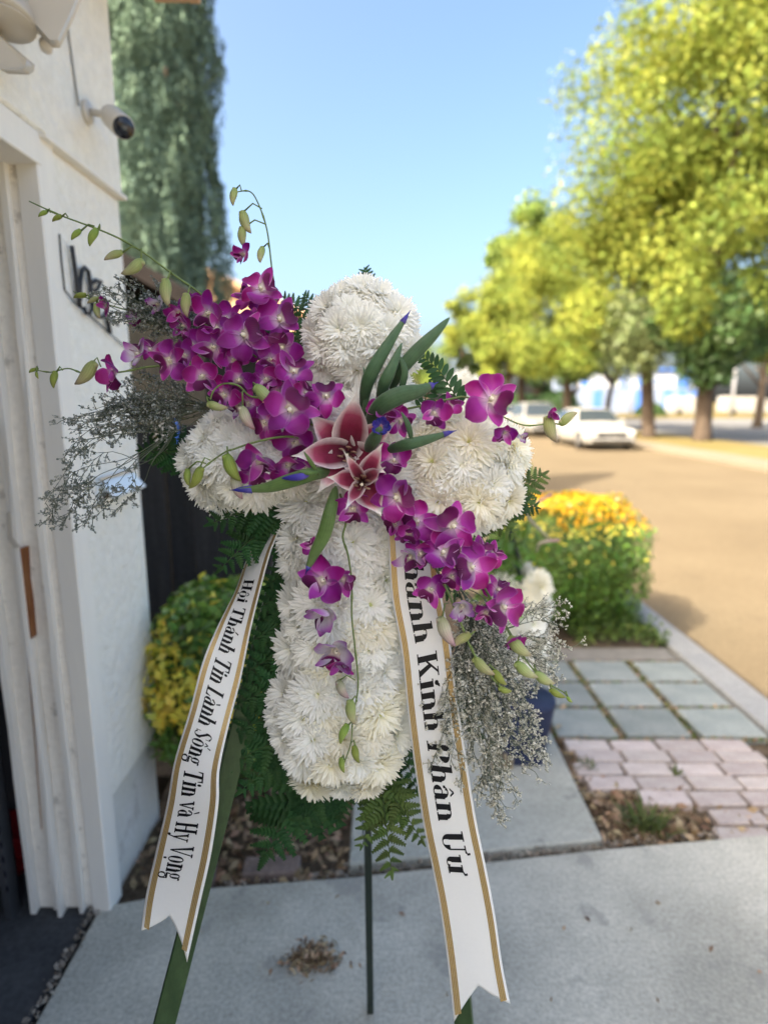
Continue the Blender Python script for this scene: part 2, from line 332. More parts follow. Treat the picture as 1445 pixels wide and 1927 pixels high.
MT['amber'] = M('tail_glass', (.4,.03,.02), .2, .6, cols=(.3,.03,.02), ns=9)
MT['bldg_white'] = M('building_white', (.19,.24,.35), .8, .2, cols=(.23,.28,.39), ns=.2)
MT['bldg_blue'] = M('building_blue', (.06,.16,.52), .6, .3, cols=(.08,.2,.58), ns=.2)
MT['wall_pale'] = M('pale_wall', (.24,.23,.215), .85, .2, cols=(.21,.20,.19), ns=.5)
MT['pole'] = M('grey_pole', (.25,.26,.28), .6, .3, cols=(.3,.3,.31), ns=3)

# ------------------------------------------------------------------ ground, drive, street
def struct(name, mb, mat, smooth=False, bevel=0):
    return tag(mb.obj(name, mat, None, smooth, bevel), kind='structure')
g = MB(); g.add([(-400,-200,-.32),(600,-200,-.32),(600,900,-.32),(-400,900,-.32)], [(0,1,2,3)]); struct('ground', g, MT['drygrass'])
bed = MB(); n = 60
vs = []; fs = []
for j in range(n):
    for i in range(n):
        x = -0.9 + 2.72 * i/(n-1); y = 1.45 + 2.9 * j/(n-1)
        vs.append((x, y, -.035 + .022 * mnoise.noise(Vector((x*6, y*6, 0))) + .01 * mnoise.noise(Vector((x*20, y*20, 3)))))
for j in range(n-1):
    for i in range(n-1): a = j*n+i; fs.append((a, a+1, a+n+1, a+n))
bed.add(vs, fs); struct('planting_bed', bed, MT['dirt'], True)
yard = MB(); yard.box((-14,4.34,-.3),(1.83,60,-.03)); yard.box((-14,2.3,-.3),(-.9,4.34,-.03)); struct('yard_soil', yard, MT['dirt'])
def slab(name, pts, z0, z1, mat, bevel=.006):
    mb = MB(); mb.prism(pts, 2, z0, z1); return struct(name, mb, mat, bevel=bevel)
slab('driveway', [(-.885,-4),(6,-4),(6,2.56),(1.83,1.975),(1.40,1.915),(.78,1.845),(-.10,1.72),(-.60,1.672),(-.885,1.60)], -.12, 0, MT['concrete'])
slab('front_walk', [(-.12,1.765),(.785,1.885),(.80,3.42),(-.12,3.42)], -.10, .006, MT['concrete_walk'])
slab('walk_border', [(.83,3.42),(1.80,3.42),(1.80,3.60),(.83,3.60)], -.10, -.008, MT['road_far'])  # dark road colour puts the shade on this slab into its material
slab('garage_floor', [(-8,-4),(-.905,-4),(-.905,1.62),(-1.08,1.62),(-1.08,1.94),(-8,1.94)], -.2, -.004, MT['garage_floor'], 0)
kb = MB(); y = 2.02
while y < 60:
    L = 1.5 if y < 20 else 6
    kb.box((1.84, y+.004, -.3), (2.03, y+L-.004, .004 + R.uniform(-.003,.003))); y += L
struct('kerb', kb, MT['kerb'], bevel=.008)
rd = MB(); rd.box((2.03,2.0,-.31),(9.2,130,-.12)); rd.box((6,-6,-.31),(9.2,2.0,-.12)); struct('road', rd, MT['road'])
mk = MB(); mk.box((9.2,-6,-.3),(9.42,130,.02)); struct('far_kerb', mk, MT['sidewalk'], bevel=.01)
md = MB(); md.box((9.42,-6,-.3),(10.3,130,.015)); struct('far_pavement', md, MT['sidewalk'])
mg = MB(); mg.box((10.3,-6,-.3),(13.6,58,.0)); struct('verge', mg, MT['drygrass'])
r2 = MB(); r2.box((13.6,-6,-.3),(60,58,-.08)); struct('far_road', r2, MT['road_far'])
lt = MB(); lt.box((9.42,58,-.3),(200,300,.0)); struct('far_lawn', lt, MT['drygrass'])

# stone pavers and bricks: each piece its own object under one path thing
path = empty('paver_path', (1.3, 2.6, 0)); tag(path, 'square grey stone pavers and pinkish bricks laid between walk and kerb', 'paving')
def piece(name, x0, x1, y0, y1, z, mat, parent, jit=.004, bev=.006, rot=.01):
    cx, cy = (x0+x1)/2, (y0+y1)/2
    a = R.uniform(-rot, rot); hx, hy = (x1-x0)/2, (y1-y0)/2
    mb = MB(); k = []
    for sx, sy in ((-1,-1),(1,-1),(1,1),(-1,1)):
        k.append((sx*(hx+R.uniform(-jit,jit)), sy*(hy+R.uniform(-jit,jit))))
    mb.prism(k, 2, -.05, 0); o = mb.obj(name, mat, parent, bevel=bev)
    o.location = (cx-1.3, cy-2.6, z + R.uniform(-.003,.003)); o.rotation_euler = (R.uniform(-.01,.01), R.uniform(-.01,.01), a); return o
for (y0, y1) in ((2.56,2.815),(2.85,3.095),(3.13,3.375)):
    for (x0, x1) in ((.825,1.105),(1.145,1.455),(1.50,1.805)):
        piece('stone_paver', x0, x1, y0, y1, .004, MT['stone'], path)
rows = [2.535,2.45,2.358,2.262,2.165,2.062,1.96]
for j, yt in enumerate(rows):
    dx = -.012 * j
    for i in range(6):
        x0 = .835 + i*.212 + dx*.6 + .03*(j % 2)
        miss = (j >= 4 and i == 0) or (j == 5 and i in (1,)) or (j == 6 and i in (1, 3, 4)) or (j==5 and i==0)
        if x0 + .2 > 1.84 + (.25 if j > 4 else 0) or miss: continue
        piece('brick', x0, x0+.198, yt-.082, yt, -.002, MT['brick'], path, .003, .005, .02)
for (x0, y0, a) in ((-.66,1.70,.1),(-.38,1.725,.05)):
    mb = MB(); mb.box((-.095,-.04,-.05),(.095,.04,.012)); o = mb.obj('edging_brick', MT['edging'], None, bevel=.005)
    o.location = (x0, y0+.035, 0); o.rotation_euler = (0, 0, a)
    tag(o, {-.66:'edging brick nearest the white jamb, half sunk in the leaves', -.38:'edging brick just right of the left easel leg at the rim of the leafy bed'}[x0], 'brick', 'edging bricks along the planting bed')

# leaf litter, moss and weeds
def scatter(n, fx, z=0.0, size=.035, spread=.012):
    pts = []
    while len(pts) < n:
        p = fx()
        if p: pts.append((p[0], p[1], z + abs(R.gauss(0, spread))))
    return np.array(pts)
def uni(x0, x1, y0, y1): return lambda: (R.uniform(x0, x1), R.uniform(y0, y1))
UPN = lambda n: np.tile([0, 0, 1.0], (n, 1))
C = scatter(2600, uni(-.84, -.13, 1.70, 3.2), -.02)
C2 = scatter(750, lambda: (lambda x, y: (x, y))(R.gauss(1.0, .13), R.uniform(1.88, 2.2)), -.03)
C3 = scatter(420, lambda: (R.uniform(.80,.96), R.uniform(2.0,3.3)), -.03)
C4 = scatter(260, uni(1.3, 1.84, 1.90, 2.06), -.03)
A = np.concatenate([C, C2, C3, C4]); tag(quads('fallen_leaves', leafcloud(A, .036, UPN(len(A)), .5, .7), MT['litter']), kind='stuff', label='brown dead leaves covering the bed and paver gaps', cat='leaves')
def clump():
    a = R.uniform(0, 2*pi); r = abs(R.gauss(0, .5))
    c = G(588, 1808); return (c.x + .085*r*cos(a), c.y + .05*r*sin(a))
C = scatter(620, clump, .002, spread=.011)
tag(quads('leaf_pile', leafcloud(C, .02, UPN(len(C)), .4, .8), MT['litter']), 'small heap of dried brown leaves on the front concrete slab', 'leaves', kind='stuff')
# debris in the joints
def joint():
    x = R.uniform(-.62, 1.4); y = 1.73 + .135*(x+.1); return (x, y + .017 + R.gauss(0, .008))
C = scatter(500, joint, -.012, spread=.006); D = scatter(420, lambda: (-.895 + R.gauss(0, .008), R.uniform(.6, 1.62)), .0, spread=.006)
A = np.concatenate([C, D]); tag(quads('joint_debris', leafcloud(A, .014, UPN(len(A)), .7, .9), MT['pebble']), kind='stuff', label='crumbs and grit caught in the slab joints', cat='debris')
C = scatter(24, lambda: (R.uniform(-.5,1.2), R.uniform(.9,1.65)), .002, spread=.001)
tag(quads('loose_leaves', leafcloud(C, .02, UPN(len(C)), .5, .5), MT['litter']), kind='stuff', label='a few stray dry leaves lying on the front slab', cat='leaves')
def gapmoss():
    k = R.random()
    if k < .5: return (R.choice((1.125,1.478,.812)) + R.gauss(0,.012), R.uniform(2.55,3.4))
    return (R.uniform(.82,1.8), R.choice((2.833,3.112,3.395,2.545)) + R.gauss(0,.009))
C = scatter(900, gapmoss, -.02, spread=.010)
tag(quads('gap_litter', leafcloud(C, .024, UPN(len(C)), .5, .9), MT['litter']), kind='stuff', label='dry brown scraps lying in the gaps between the stones', cat='leaves')
C = scatter(800, gapmoss, -.02, spread=.010)
tag(quads('moss', leafcloud(C, .022, UPN(len(C)), .5, 1.0), MT['weed']), kind='stuff', label='green moss and weeds in the gaps between the stones', cat='moss')
def weed(name, x, y, n, h, s, label, mat, rad=.05):
    mb = MB()
    for i in range(n):
        a = R.uniform(0, 2*pi); l = h*R.uniform(.5, 1.1); b = Vector((x + R.gauss(0,rad*.4), y + R.gauss(0,rad*.4), -.02))
        d = Vector((cos(a)*rad, sin(a)*rad, l)); w = Vector((-sin(a), cos(a), 0))*s
        mid = b + d*.55 + Vector((0,0,l*.12)); tip = b + d + Vector((cos(a), sin(a), 0))*l*.25
        mb.add([b-w*.4, b+w*.4, mid+w, mid-w, tip], [(0,1,2,3),(3,2,4)])
    o = mb.obj(name, mat); tag(o, label, 'weed'); return o
w = G(1215, 1555); weed('weed_plant', w.x, w.y, 46, .085, .006, 'small green weed growing through the missing bricks', MT['weed'], .07)
w = G(1105, 1440); weed('weed_plant', w.x, w.y, 22, .04, .005, 'low weed sprouting at the edge of the walk beside the bricks', MT['weed'], .04)
w = G(1275, 1455); weed('weed_plant', w.x, w.y, 18, .035, .004, 'tiny weed in a joint between the pinkish bricks', MT['weed'], .03)
# ground cover by the kerb
C = scatter(2600, lambda: (R.uniform(1.25, 1.86), R.uniform(3.62, 4.5)), -.03, spread=.06)
C[:,2] += .05*np.exp(-((C[:,0]-1.5)**2)/.05)
tag(quads('ground_cover', leafcloud(C, .035, None, .45, .5), MT['weed']), kind='stuff', label='low green ground cover spreading to the kerb', cat='ground cover')

# ------------------------------------------------------------------ garage corner of the house
house = empty('garage_building', (-.85, 1.6, 0), 'white stucco garage corner with open doorway, worn painted jamb and flat trim', 'building')
HO = Vector((-.85, 1.6, 0))
def hpart(name, lo, hi, mat, parent=house, bevel=0.003, M_=None):
    mb = MB(); off = HO
    mb.box([a-b for a, b in zip(lo, off)], [a-b for a, b in zip(hi, off)], M=M_)
    return mb.obj(name, mat, parent, bevel=bevel)
hpart('wall', (-1.05,1.665,.33), (-.85,2.06,2.185), MT['stucco'], bevel=.006)
hpart('upper_wall', (-1.05,-4,2.2), (-.838,2.062,2.86), MT['stucco'], bevel=.006)
hpart('foundation', (-1.05,1.665,-.1), (-.868,2.05,.327), MT['foundation'])
hpart('return_wall', (-8,1.98,-.1), (-1.052,2.055,2.86), MT['stucco'])
hpart('near_wall', (-1.05,-4,-.1), (-.85,-1.6,2.198), MT['stucco'])
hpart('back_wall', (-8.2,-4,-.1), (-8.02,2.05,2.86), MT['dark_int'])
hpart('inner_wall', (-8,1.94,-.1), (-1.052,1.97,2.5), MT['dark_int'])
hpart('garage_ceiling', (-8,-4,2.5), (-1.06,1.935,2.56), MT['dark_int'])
hpart('side_wall', (-8,-4.2,-.1), (-.85,-4.02,2.86), MT['stucco'])
hpart('header_trim', (-1.0,-1.6,2.12), (-.842,1.60,2.198), MT['trimwhite'])
hpart('face_board', (-.90,1.582,-.02), (-.845,1.664,2.197), MT['trimwhite'])
# weathered jamb made of mouldings
def jstrip(name, x0, x1, yf, mat, z0=.0, z1=2.19):
    mb = MB(); nz_ = 14; vs = []
    for k in range(nz_+1):
        z = z0 + (z1-z0)*k/nz_; j = lambda: R.uniform(-.0016, .0016)
        zz = z + (R.uniform(-.012,.02) if k == 0 else 0)
        vs += [(x0+j()-HO.x, yf+.04-HO.y, zz), (x0+j()-HO.x, yf+j()-HO.y, zz), (x1+j()-HO.x, yf+j()-HO.y, zz), (x1+j()-HO.x, yf+.04-HO.y, zz)]
    fs = []
    for k in range(nz_):
        for q in range(3): fs.append((k*4+q, k*4+q+1, k*4+q+5, k*4+q+4))
    mb.add(vs, fs); return mb.obj(name, mat, house)
jstrip('jamb_moulding', -1.080, -1.064, 1.564, MT['trimwhite'])
jstrip('jamb_board', -1.0635, -1.013, 1.590, MT['trimpaint'])
jstrip('jamb_moulding', -1.0125, -1.003, 1.572, MT['trimwhite'])
jstrip('jamb_board', -1.0025, -.9975, 1.598, MT['trimpaint'])
jstrip('jamb_moulding', -.997, -.986, 1.564, MT['trimwhite'])
jstrip('jamb_board', -.9855, -.936, 1.589, MT['trimpaint'])
jstrip('jamb_moulding', -.9355, -.921, 1.571, MT['trimwhite'])
jstrip('jamb_board', -.9205, -.901, 1.588, MT['trimpaint'])
hpart('jamb_core', (-1.075,1.60,-.02), (-.902,1.664,2.197), MT['trimpaint'])
# bare wood where the paint has split off, with a flake of paint above it
def onjamb(px, py, Y=1.568): return P(px, py, Y) - HO
mb = MB()
a = [onjamb(*q) for q in ((37,1032),(47,1030),(50,1090),(56,1130),(62,1200),(50,1208),(48,1150),(40,1110),(42,1070))]
nn = len(a); mb.add(a + [v + Vector((0,.02,0)) for v in a], [tuple(range(nn))] + [(i, (i+1) % nn, nn+(i+1) % nn, nn+i) for i in range(nn)])
mb.obj('bare_wood', MT['bare_wood'], house)
mb = MB(); a = [onjamb(*q, Y=1.562) for q in ((12,965),(20,962),(24,1010),(37,1030),(26,1032),(15,1015))]; nn = len(a)
mb.add(a + [v + Vector((0,.006,0)) for v in a], [tuple(range(nn))] + [(i, (i+1) % nn, nn+(i+1) % nn, nn+i) for i in range(nn)]); mb.obj('paint_flake', MT['beige_plastic'], house)
mb = MB(); mb.tube([onjamb(50,1208,1.567), onjamb(56,1280,1.569), onjamb(66,1400,1.569), onjamb(78,1560,1.57)], .0016, 4); mb.obj('paint_crack', MT['bare_wood'], house)
hpart('drip_ledge', (-1.0,1.60,2.186), (-.826,2.07,2.199), MT['trimwhite'], bevel=.002)
# roof with eave and fascia
mb = MB()
for yy0, yy1 in ((-4.2, 2.14),):
    mb.add([Vector(v)-HO for v in ((-.60,yy0,2.87),(-.60,yy1,2.87),(-5.2,yy1,4.45),(-5.2,yy0,4.45),(-.60,yy0,2.95),(-.60,yy1,2.95),(-5.2,yy1,4.53),(-5.2,yy0,4.53))], [(0,1,2,3),(7,6,5,4),(0,4,5,1),(1,5,6,2),(3,2,6,7),(0,3,7,4)])
    mb.add([Vector(v)-HO for v in ((-9.8,yy0,2.87),(-9.8,yy1,2.87),(-5.2,yy1,4.45),(-5.2,yy0,4.45),(-9.8,yy0,2.95),(-9.8,yy1,2.95),(-5.2,yy1,4.53),(-5.2,yy0,4.53))], [(3,2,1,0),(4,5,6,7),(1,5,4,0),(2,6,5,1),(7,6,2,3),(4,7,3,0)])
mb.obj('roof', MT['roof_dark'], house)
hpart('fascia', (-.62,-4.2,2.80), (-.585,2.17,2.955), MT['tan_wall'])
hpart('rafter_tail', (-.73,2.12,2.80), (-.62,2.165,2.86), MT['tan_wall'])
mb = MB(); mb.add([Vector(v)-HO for v in ((-.84,2.0,2.86),(-8.2,2.0,2.86),(-5.2,2.0,4.42),(-.84,2.05,2.86),(-8.2,2.05,2.86),(-5.2,2.05,4.42))], [(0,1,2),(5,4,3)]); mb.obj('gable', MT['stucco'], house)

# fittings on the wall
t = empty('security_camera', PX(150,205), 'white bullet security camera with dark round lens mounted on the upper wall', 'camera'); o0 = t.location.copy()
def lathe_pts(mb, a, b, prof, n=20, mi=0, uv=False):
    ax = (b-a); L = ax.length; ax.normalize(); u = ax.orthogonal().normalized(); w = ax.cross(u)
    vs = []; 
    for (s, r) in prof:
        for k in range(n): vs.append(a + ax*(s*L) + (u*cos(2*pi*k/n) + w*sin(2*pi*k/n))*r)
    m = len(prof)
    fs = [(i*n+k, i*n+(k+1) % n, (i+1)*n+(k+1) % n, (i+1)*n+k) for i in range(m-1) for k in range(n)]
    fs.append(tuple(range(n-1,-1,-1))); fs.append(tuple((m-1)*n+k for k in range(n)))
    mb.add(vs, fs, [(k/n, s) for (s, r) in prof for k in range(n)], mi); return mb
base = Vector((-.838, 1.85, 2.35))
t.location = base; o0 = base
mb = MB(); lathe_pts(mb, Vector((0,0,0)), Vector((.014,0,0)), [(0,.03),(.7,.03),(1,.024)]); mb.tube([(.012,0,0),(.05,0,-.005),(.075,0,-.002)], .010, 10); mb.obj('bracket', MT['white_plastic'], t, True)
a = P(178, 208, 1.86) - o0; b = P(212, 250, 1.74) - o0
a = Vector((.055, .03, .005)); b = Vector((.125, -.055, -.062))
mb = MB(); lathe_pts(mb, a, b, [(0,.020),(.05,.028),(.15,.031),(.97,.031),(1,.030)], 24); mb.obj('body', MT['white_plastic'], t, True)
ax = (b-a).normalized(); mb = MB(); lathe_pts(mb, b - ax*.002, b + ax*.006, [(0,.0285),(1,.0275)], 24); f_ = mb.obj('lens_face', MT['black_gloss'], t, True)
mb = MB(); lathe_pts(mb, b + ax*.0065, b + ax*.009, [(0,.010),(1,.007)], 16); mb.obj('lens', MT['glass'], t, True)
mb = MB(); mb.tube([PX(112,-30,-.834), PX(125,30,-.834), PX(133,90,-.833), PX(141,150,-.834), PX(148,198,-.83)], .003, 6); tag(mb.obj('camera_cable', MT['cable'], None, True), 'thin grey cable running down the upper wall to the camera', 'cable')
t = empty('floodlight', (-.838,1.60,2.45), 'cream twin-head floodlight with motion sensor high on the wall above doorway', 'lamp')
fo = t.location
mb = MB(); mb.box((0,-.11,-.03),(.03,.03,.10)); mb.obj('back_plate', MT['beige_plastic'], t, bevel=.006)
def loc(px, py, Y): return P(px, py, Y) - Vector(fo)
c = loc(10, 38, 1.42); mb = MB(); lathe_pts(mb, c + Vector((0,.02,.075)), c, [(0,.02),(.3,.04),(.8,.056),(1,.058)], 28); mb.obj('lamp_head', MT['beige_plastic'], t, True)
mb = MB(); lathe_pts(mb, c + Vector((0,-.0005,-.001)), c + Vector((0,-.001,-.004)), [(0,.052),(1,.050)], 28); mb.obj('lamp_lens', MT['beige_plastic'], t, True)
mb = MB(); a = [loc(*q) for q in ((42,-30,1.45),(150,-30,1.45),(133,12,1.44),(106,70,1.43),(95,70,1.43),(52,22,1.44))]; nn = len(a)
mb.add(a + [v + Vector((-.02,.05,.01)) for v in a], [tuple(range(nn)), tuple(range(2*nn-1,nn-1,-1))] + [(i, (i+1) % nn, nn+(i+1) % nn, nn+i) for i in range(nn)]); mb.obj('shade', MT['white_plastic'], t, bevel=.004)
mb = MB(); mb.tube([loc(15,-10,1.5), loc(45,25,1.5), loc(75,55,1.5), loc(86,70,1.5)], .006, 8); mb.obj('sensor_arm', MT['cable'], t, True)
c = loc(87, 82, 1.5); mb = MB(); lathe_pts(mb, c + Vector((-.01,.02,.0)), c + Vector((.005,-.012,-.004)), [(0,.008),(.3,.014),(.9,.014),(1,.010)], 14); mb.obj('sensor', MT['white_plastic'], t, True)
mb = MB(); a = [loc(*q) for q in ((-30,40,1.40),(-2,68,1.40),(47,112,1.41),(46,122,1.41),(38,129,1.40),(-2,126,1.40),(-30,110,1.40))]; nn = len(a)
mb.add(a + [v + Vector((-.01,.05,.015)) for v in a], [tuple(range(nn)), tuple(range(2*nn-1,nn-1,-1))] + [(i, (i+1) % nn, nn+(i+1) % nn, nn+i) for i in range(nn)]); mb.obj('lower_shade', MT['beige_plastic'], t, bevel=.003)
# wrought-iron script on the wall
t = empty('wall_lettering', PX(150,560,-.848), 'black wrought-iron script letters on a thin frame fixed to the white wall', 'sign'); so = t.location.copy()
def wp(px, py, X=-.838): return PX(px, py, X) - so
for nm, pts, r in (('letter', [(135,462),(139,490),(144,530),(148,560),(151,578)], .0062), ('letter', [(150,566),(151,530),(154,509),(159,503),(166,510),(170,535),(172,560),(174,578)], .0064),
                   ('letter', [(172,532),(180,527),(190,530)], .006), ('letter', [(174,548),(183,545),(189,532)], .005), ('letter', [(158,578),(162,589),(169,590),(173,580),(174,565)], .005),
                   ('letter', [(178,580),(183,594),(192,597),(200,590)], .005), ('letter', [(199,585),(203,605),(207,627)], .007), ('letter', [(203,605),(214,600),(222,612)], .0045)):
    mb = MB(); mb.tube([wp(*q) for q in pts], r, 8); mb.obj(nm, MT['black_iron'], t, True)
mb = MB(); mb.tube([wp(112,440,-.842), wp(116,490,-.842), wp(122,545,-.842), wp(140,568,-.842), wp(190,612,-.842), wp(238,655,-.842)], .0022, 6); mb.obj('frame', MT['black_iron'], t, True)
# mail slot
t = empty('mail_slot', (-.85,1.86,1.30), 'pale blue-white metal mail slot with its flap tilted out of the wall', 'mail slot')
mb = MB(); mb.box((0,-.125,-.05),(.008,.125,.03)); mb.obj('frame', MT['blue_white'], t, bevel=.002)
mb = MB(); mb.add([(.008,-.118,.022),(.008,.118,.022),(.052,.118,-.028),(.052,-.118,-.028),(.008,-.118,.016),(.008,.118,.016),(.050,.118,-.033),(.050,-.118,-.033)], [(0,3,2,1),(4,5,6,7),(0,4,7,3),(1,2,6,5),(3,7,6,2),(0,1,5,4)]); mb.obj('flap', MT['blue_white'], t)
mb = MB(); mb.box((.009,-.122,.020),(.016,.122,.028)); mb.obj('hinge', MT['steel'], t)
mb = MB(); mb.box((.008,-.10,-.04),(.010,.10,-.02)); mb.obj('slot_opening', MT['black_iron'], t)
# things just inside the doorway
mb = MB(); x = -1.13
mb.box((x-.02,1.55,.0),(x,1.60,2.3)); mb.box((x-.06,1.55,.0),(x-.055,1.60,2.3)); mb.box((x-.06,1.596,.0),(x,1.60,2.3))
for k in range(40): mb.box((x-.004,1.548,.1+k*.05),(x+.002,1.549,.12+k*.05), mi=1)
tag(mb.obj('door_track', [MT['track'], MT['black_gloss']]), 'dark perforated metal door track standing just inside the jamb', 'door track')
t = empty('toy_box', tuple(P(5,1580,1.9)), 'red plastic box with a yellow label lying in the dark garage', 'box')
t.location = (-1.34,1.84,0)
mb = MB(); mb.box((-.12,-.08,0),(.12,.08,.10)); mb.obj('body', MT['red'], t, bevel=.008)
mb = MB(); mb.box((.02,-.084,.03),(.09,-.081,.075)); mb.obj('label_patch', MT['yellow'], t)
mb = MB(); mb.box((-.10,-.05,0),(.10,.05,.04)); o = mb.obj('plastic_scoop', MT['red'], None, bevel=.01); o.location = (-1.25,1.76,0); o.rotation_euler = (.2,.1,1.1); tag(o, 'small red plastic piece on the dark garage floor by the jamb', 'toy')

# ------------------------------------------------------------------ fence, shed, tan house, cypress
t = empty('board_fence', (-1.4, 2.95, 0), 'dark charcoal vertical board fence behind the garage corner', 'fence')
for k in range(16):
    x = -1.28 + k*.132; y = 0 if k % 2 else .022
    mb = MB(); mb.box((x+.003,y,-.05),(x+.129+R.uniform(-.004,0),y+.018,1.43+R.uniform(-.006,.006))); mb.obj('board', MT['fence'], t, bevel=.003)
for z in (.3, 1.2):
    mb = MB(); mb.box((-1.3,.042,z),(.85,.08,z+.08)); mb.obj('rail', MT['fence'], t)
mb = MB(); mb.box((-1.42,-.01,-.05),(-1.30,.09,1.5)); mb.obj('post', MT['fence'], t, bevel=.004)
t = empty('pale_box', tuple(P(311, 845, 2.90)), 'small pale box with a blue side standing above the dark fence boards', 'box')  # pale blue-edged shape, not identified, built as a small box
mb = MB(); mb.box((-.045,-.02,.0),(.045,.04,.16)); mb.obj('body', MT['white_plastic'], t, bevel=.012)
mb = MB(); mb.box((.0455,-.018,.01),(.060,.036,.15)); mb.obj('side_panel', MT['bldg_blue'], t, bevel=.004)
t = empty('shed', (-2.4,5,0), 'low dark-roofed shed behind the fence under the cypress', 'shed')
mb = MB(); mb.box((-2.2,-.4,0),(1.05,1.6,2.12)); mb.obj('wall', MT['shed_wood'], t)
mb = MB(); mb.add([(-2.6,-.6,3.2),(.50,-.6,2.62),(1.22,-.6,2.20),(1.22,1.8,2.20),(.50,1.8,2.62),(-2.6,1.8,3.2),(-2.6,-.6,3.1),(.50,-.6,2.5),(1.22,-.6,2.08),(1.22,1.8,2.08),(.50,1.8,2.5),(-2.6,1.8,3.1)],
       [(0,1,4,5),(1,2,3,4),(6,11,10,7),(7,10,9,8),(0,6,7,1),(1,7,8,2),(2,8,9,3),(3,9,10,4),(4,10,11,5),(5,11,6,0)]); mb.obj('roof', MT['roof_dark'], t)
t = empty('tan_house', (-5.5,12,0), 'tan stucco neighbouring house with a low sloping roof catching the sun', 'house')
mb = MB(); mb.add([(-4,0,0),(4.0,0,0),(4.0,0,3.1),(0,0,4.75),(-4,0,3.1),(-4,8,0),(4.0,8,0),(4.0,8,3.1),(0,8,4.75),(-4,8,3.1)], [(0,1,2,3,4),(9,8,7,6,5),(1,6,7,2),(5,0,4,9),(0,5,6,1)]); mb.obj('wall', MT['tan_wall'], t)
mb = MB(); mb.add([(4.35,-.3,2.98),(0,-.3,4.78),(0,8.3,4.78),(4.35,8.3,2.98),(4.35,-.3,3.1),(0,-.3,4.92),(0,8.3,4.92),(4.35,8.3,3.1)], [(0,1,2,3),(7,6,5,4),(0,4,5,1),(3,7,4,0),(2,6,7,3)])
mb.add([(-4.35,-.3,2.98),(0,-.3,4.78),(0,8.3,4.78),(-4.35,8.3,2.98),(-4.35,-.3,3.1),(0,-.3,4.92),(0,8.3,4.92),(-4.35,8.3,3.1)], [(3,2,1,0),(4,5,6,7),(1,5,4,0),(0,4,7,3),(3,7,6,2)]); mb.obj('roof', MT['tan_roof'], t)
for x in (-2.4, 1.4):
    mb = MB(); mb.box((x,-.03,1.0),(x+1.2,.02,2.1)); w_ = mb.obj('window', MT['trimwhite'], t); mb = MB(); mb.box((x+.08,-.04,1.08),(x+1.12,-.031,2.02)); mb.obj('pane', MT['glass'], w_)
# cypress
CYX, CYY = -2.95, 7.4
t = empty('cypress_tree', (CYX,CYY,0), 'tall columnar blue-green cypress rising behind the white wall', 'tree')
mb = MB(); mb.tube([(0,0,-.1),(0,0,3),(0,0,8)], [.16,.11,.03], 10); mb.obj('trunk', MT['bark'], t, True)
n = 120000; z = NP.rand(n)**.9 * 8.8 + .3; a = NP.rand(n)*2*pi
def cyr(z): return 1.02*np.clip(np.where(z > 5.8, ((9.1-z)/3.3)**.65, 1), 0.02, 1)*(1-.12*np.exp(-z*1.1))
lob = np.array([mnoise.noise(Vector((cos(p)*1.7, sin(p)*1.7, q*.75))) for p, q in zip(a, z)])
lob2 = np.array([mnoise.noise(Vector((cos(p)*6, sin(p)*6, q*2.4+9))) for p, q in zip(a, z)])
lob3 = np.array([mnoise.noise(Vector((cos(p)*14, sin(p)*14, q*4+19))) for p, q in zip(a, z)])
rr = cyr(z) * (1 + .12*lob + .16*lob2 + .10*lob3 - .12*NP.rand(n)**2)
C = np.stack([rr*np.cos(a), rr*np.sin(a), z], 1); N = np.stack([np.cos(a), np.sin(a), .3+0*a], 1)
quads('foliage', leafcloud(C, .065, N, .34, .7, axis=[0,0,1]), MT['cypress'], t)
n = 2600; z = NP.rand(n)*8; a = NP.rand(n)*2*pi
k = np.array([mnoise.noise(Vector((cos(p)*3, sin(p)*3, q*1.3+30))) for p, q in zip(a, z)]) > .28
z = z[k]; a = a[k]; rr = cyr(z)*.97
quads('dry_foliage', leafcloud(np.stack([rr*np.cos(a), rr*np.sin(a), z], 1), .09, np.stack([np.cos(a), np.sin(a), .3+0*a], 1), .4, .5, axis=[0,0,1]), MT['cypress_brown'], t)
mb = MB(); vs = []; 
for i in range(19):
    zz = .3 + i*.48; r_ = float(cyr(np.array(zz)))*.84
    for k in range(14): vs.append((r_*cos(2*pi*k/14), r_*sin(2*pi*k/14), zz))
mb.add(vs, [(i*14+k, i*14+(k+1) % 14, (i+1)*14+(k+1) % 14, (i+1)*14+k) for i in range(18) for k in range(14)]); mb.obj('inner_foliage', MT['cypress'], t, True)

